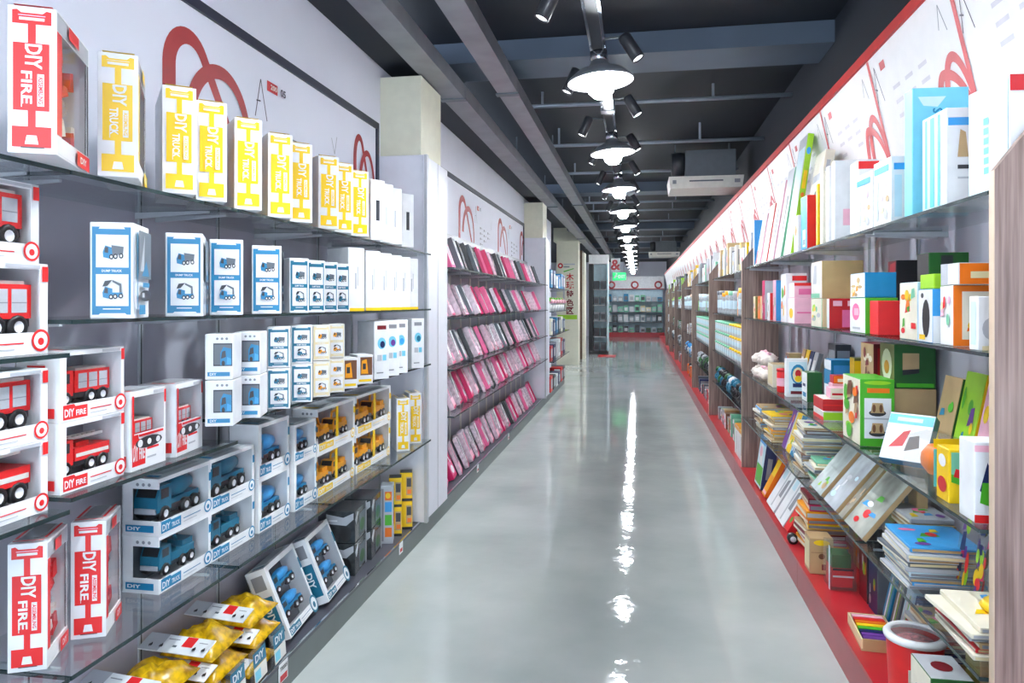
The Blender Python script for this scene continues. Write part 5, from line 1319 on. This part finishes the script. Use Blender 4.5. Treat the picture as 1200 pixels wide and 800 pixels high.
for b in range(len(DIV) - 2):
    y0, y1 = DIV[b + 1] + .06, DIV[b + 2] - .06
    sch = schemes[min(b, 3)]
    for li, z in enumerate(tuple(RZ) + (.16,)):
        y = y0 + (.62 if (b == 0 and li == 4) else 0); k = 0
        pitch = (.20, .26, .30, .38, .45, .5)[b]
        grp = 'goods on the %s shelf of the %s' % (levn[li], bayn[b])
        while y < y1 - .12:
            c = rng.choice(sch[li]); c2 = rng.choice(sch[li] + ['white'])
            pos = nth(k) + ' along'
            lab = '%s shelf, %s, %s' % (levn[li], bayn[b], pos)
            if li == 2 and b < 2:
                lid = 'yellow' if (b == 0 and y < y0 + 1.3) else 'mint'
                tub('white %s-lid tub, bottom of stack, %s' % ('yellow' if lid == 'yellow' else 'green', lab), .96, y + .08, z, .075, .115, lidw, lid, grp)
                tub('white %s-lid tub, middle of stack, %s' % ('yellow' if lid == 'yellow' else 'green', lab), .96, y + .08, z + .117, .075, .115, lidw, lid, grp)
                tub('white %s-lid tub, top of stack, %s' % ('yellow' if lid == 'yellow' else 'green', lab), .96, y + .08, z + .234, .075, .115, lidw, lid, grp)
                y += .19
            elif li == 1 and k % 3 != 2:
                tub('clear jar with %s lid, %s' % (c if c not in ('dgreen',) else 'dark green', lab), .95 + rng.uniform(-.02, .02), y + .07, z, .055, rng.uniform(.2, .26), mat('jar_clear_grey', (186, 196, 204), .12, var=.3, scale=30), c, grp)
                y += pitch * .75
            elif li == 3:
                t = thing('plush_toy', '%s bundled soft toy, %s' % ('dark' if c in ('black', 'dark', 'dgreen') else c, lab), 'soft toy', (.96, y + .08, z + .0006), group=grp)
                obj('body', lump(k + b * 10, .072, .068, .072, c), t); obj('head', lump(k + 5, .045, .045, .04, c2), t, (-.02, 0, .105))
                y += pitch * .9
            else:
                h = rng.uniform(.2, .34) if li == 0 else rng.uniform(.12, .22)
                L = rng.uniform(.09, .15)
                carton('toy_carton', '%s carton, %s' % (c if c != 'dgreen' else 'dark green', lab), 'box', (.90 + rng.uniform(0, .02), y, z + .0006), (.16, round(L, 3), round(h, 3)), rng.uniform(-4, 4), 1, c, {'L': c2}, [('L', 'r', rng.choice(['white', 'steel', 'silver']), (.15, .3, .85, .8)), ('F', 'r', rng.choice(['white', 'silver', 'grey']), (.1, .3, .9, .85)), ('L', 'e', rng.choice(['red', 'dark', 'yellow']), (.5, .5, .2, .12))], grp)
                y += pitch + .02
            k += 1
for k in range(2):
    rb('storage_carton', ('nearer', 'farther')[k] + ' white carton with dark line and yellow top past the oak divider', 0, .85, .16, (.2, .27, .26), 0, 'white', {'T': 'amber'}, [('L', 'r', 'dark', (.45, .2, .5, .8)), ('F', 'r', 'dark', (.5, .2, .54, .8)), ('F', 'r', 'amber', (0, .88, 1, 1)), ('L', 'r', 'amber', (0, .88, 1, 1))], y=6.18 + .29 * k)

# ================================================================ left run past the second pillar
for li, z in enumerate((1.72, 1.36, 1.0, .6)):
    shelf(-1, WL + .02, -1.25, 10.85, 13.35, z, '%s glass shelf from the top past the second white pillar' % nth(li), 'shelf panes past the second pillar')
g = random.Random(2)
for li, (z, cs) in enumerate([(1.72, ['blue', 'navy', 'white', 'sky']), (1.36, ['rose', 'red', 'yellow', 'green']), (1.0, ['ivory', 'navy', 'blue', 'dark']), (.6, ['crimson', 'navy', 'silver', 'white']), (.1265, ['red', 'dark', 'white', 'navy'])]):
    for k in range(6):
        y = 10.95 + .38 * k
        if li == 1:
            t = thing('toy_flower', '%s toy flower bunch on the second shelf past the far pillar' % nth(k), 'toy flowers', (-1.36, y + .1, z + .0006), group='toy flowers past the far pillar')
            obj('pot', MB().lathe([(0, 0), (.04, 0), (.055, .1), (0, .1)], n=10, m='white'), t)
            for q in range(4):
                obj('bloom', lump(q + k, .04, .04, .035, cs[q]), t, (.05 * math.cos(q * 1.6), .05 * math.sin(q * 1.6), .12 + .03 * (q % 2)))
        else:
            c = cs[k % len(cs)]
            carton('toy_carton', '%s carton on the %s shelf past the far pillar, %s along' % (c, ['top', 'second', 'third', 'fourth', 'lowest'][li], nth(k)), 'box', (-1.31, y, z + .0006), (.2, .28, round(g.uniform(.2, .28), 2)), 0, base=c, prints=[('F', 'r', 'white', (.4, .1, .9, .9)), ('F', 'e', 'blue', (.6, .5, .15, .2)), ('R', 'r', 'silver', (.1, .2, .9, .8))], group='cartons past the far pillar')

# cream column with the vertical sign
t = thing('sign_column', 'cream column carrying a vertical sign with red characters', 'column', (-1.675, 17.35, 0))
obj('column', MB().box(-.26, .26, 0, .5, 0, 2.95, cream_m), t)
obj('capital', MB().box(-.33, .33, -.04, .55, 2.951, CEIL, cream_m), t)
p_, x_ = paint([('F', 'c', 'crimson', (.18, .805, .022)), ('F', 'c', 'offwhite', (.18, .805, .010)), ('F', 'r', 'silver', (.32, .81, .85, .822)), ('F', 'r', 'grey', (.32, .79, .6, .802)), ('F', 'p', 'green', [(.3, .76), (.8, .785), (.8, .778), (.35, .752)]),
                ('F', 'r', 'lime', (.05, .37, .95, .405)), ('F', 't', P('crimson'), (.62, .715, .17, 0, '木')), ('F', 't', P('crimson'), (.62, .645, .17, 0, '玩')), ('F', 't', P('maroon'), (.62, .575, .17, 0, '特')), ('F', 't', P('maroon'), (.62, .505, .17, 0, '色')), ('F', 't', P('maroon'), (.62, .44, .17, 0, '区')),
                ('F', 'r', 'silver', (.30, .44, .38, .62))], -.26, .26, .5, 2.95)
obj('sign_print', p_, t); obj('sign_lettering', x_, t)
# brown laminate end panel and the pale cabinets behind it
t = thing('partition', 'tall dark brown laminate end panel beside the cream column', 'panel', (-1.55, 19.1, 0))
obj('board', MB().box(-.11, .10, 0, .6, 0, 2.86, wood2_m), t); obj('side_trim', MB().box(.1005, .16, 0, .6, 0, 2.8, 'ivory'), t)
t = thing('display_cabinet', 'pale display cabinet with open dark shelves deep in the aisle', 'cabinet', (-1.12, 20.9, 0))
obj('back', MB().box(-.28, .28, .40, .43, .1, 2.6, 'pale'), t)
obj('side', MB().box(.24, .28, 0, .40, .1, 2.6, 'pale'), t); obj('side', MB().box(-.28, -.16, 0, .40, .1, 2.6, 'black'), t)  # the black one stands in for the dark opening at the left
obj('header', MB().box(-.28, .28, -.02, .40, 2.601, 2.86, 'white'), t)
obj('base', MB().box(-.28, .28, -.02, .40, 0, .099, 'black'), t)
for zz in (.5, .95, 1.4, 1.85):
    obj('shelf', MB().box(-.159, .239, .01, .399, zz, zz + .02, 'silver'), t)
for k, zz in enumerate((.1, .52, .97, 1.42, 1.87)):
    for j in range(2):
        carton('dark_carton', '%s dark box on the %s level of the pale cabinet' % (('left', 'right')[j], ['lowest', 'second lowest', 'middle', 'second highest', 'highest'][k]), 'box', (-1.12 - .14 + .19 * j, 20.95, zz + .0006), (.15, .2, .24), 0, 1, ['steel', 'dark', 'grey'][k % 3], None, [('F', 'r', 'dark', (.1, .2, .9, .8))], 'boxes in the pale cabinet')
tag(obj('floor_mat', MB().box(-1.1, -.62, 20.0, 20.7, .001, .012, 'crimson')), 'small red mat on the floor by the pale cabinet', 'mat')
t = thing('hanging_sign', 'white hanging sign with a large red ampersand', 'sign', (-.67, 22.0, 2.42))
obj('board', MB().box(-.14, .14, 0, .02, 0, .4, 'white'), t)
p_, x_ = paint([('F', 't', P('crimson'), (.5, .5, .32, 0, '&'))], -.14, .14, .02, .4); obj('lettering', x_, t)
for x in (-.1, .1):
    obj('wire', MB().box(x - .004, x + .004, .008, .014, .4, CEIL - 2.42, 'steel'), t)
t = thing('exit_sign', 'green lit exit sign hanging far down the aisle', 'sign', (-.62, 24.2, 2.22))
gm = mat('exit_green', (20, 170, 90), .4, emit=((30, 220, 120), 0.5))
obj('case', MB().box(-.22, .22, 0, .05, 0, .26, gm), t)
p_, x_ = paint([('F', 't', P('white'), (.68, .5, .1, 0, 'EXIT', .22)), ('F', 'p', 'white', [(.1, .3), (.2, .3), (.32, .5), (.4, .48), (.28, .7), (.15, .6)]), ('F', 'c', 'white', (.3, .82, .1))], -.22, .22, .05, .26)
obj('print', p_, t); obj('lettering', x_, t)
for x in (-.15, .15):
    obj('rod', MB().box(x - .005, x + .005, .02, .03, .26, CEIL - 2.22, 'steel'), t)

# ================================================================ far end display wall
t = thing('end_display', 'white shelf display with red plinth closing the far end', 'display', (-.15, 31.6, 0))
obj('back', MB().box(-1.25, 1.2, .5, .55, .2, 2.05, 'pale'), t)
obj('plinth', MB().box(-1.3, 1.25, -.05, .55, 0, .2, redp_m), t)
obj('header', MB().box(-1.3, 1.25, .3, .55, 2.06, 2.62, 'white'), t)
for x in (-1.0, 0, 1.0):
    obj('red_ring', MB().lathe([(.10, -.02), (.17, -.02), (.17, 0), (.10, 0)], (x, .29, 2.25), 'y', 14, art_red2), t)
obj('red_line', MB().box(-1.3, 1.25, .285, .299, 2.06, 2.09, art_red2), t)
for zz in (.62, 1.05, 1.5):
    obj('shelf', MB().box(-1.25, 1.2, 0, .499, zz, zz + .03, 'steel'), t)
g = random.Random(77)
for li, zz in enumerate((.2, .65, 1.08, 1.53)):
    for k in range(10):
        c = g.choice([['dgreen', 'dark', 'mint', 'silver'], ['dark', 'steel', 'silver', 'white'], ['mint', 'white', 'silver', 'cream'], ['blue', 'silver', 'orange', 'mint', 'white']][li])
        carton('toy_carton', '%s carton on the %s level of the far display, %s from the left' % (c if c != 'dgreen' else 'dark green', ['lowest', 'second', 'third', 'top'][li], nth(k)), 'box', (-1.33 + .238 * k, 31.65, zz + .0006), (.19, .2, round(g.uniform(.18, .34), 2)), 0, 1, c, None, [('F', 'r', g.choice(['white', 'steel', 'dark', 'silver']), (.15, .2, .85, .7))], 'cartons of the far display')
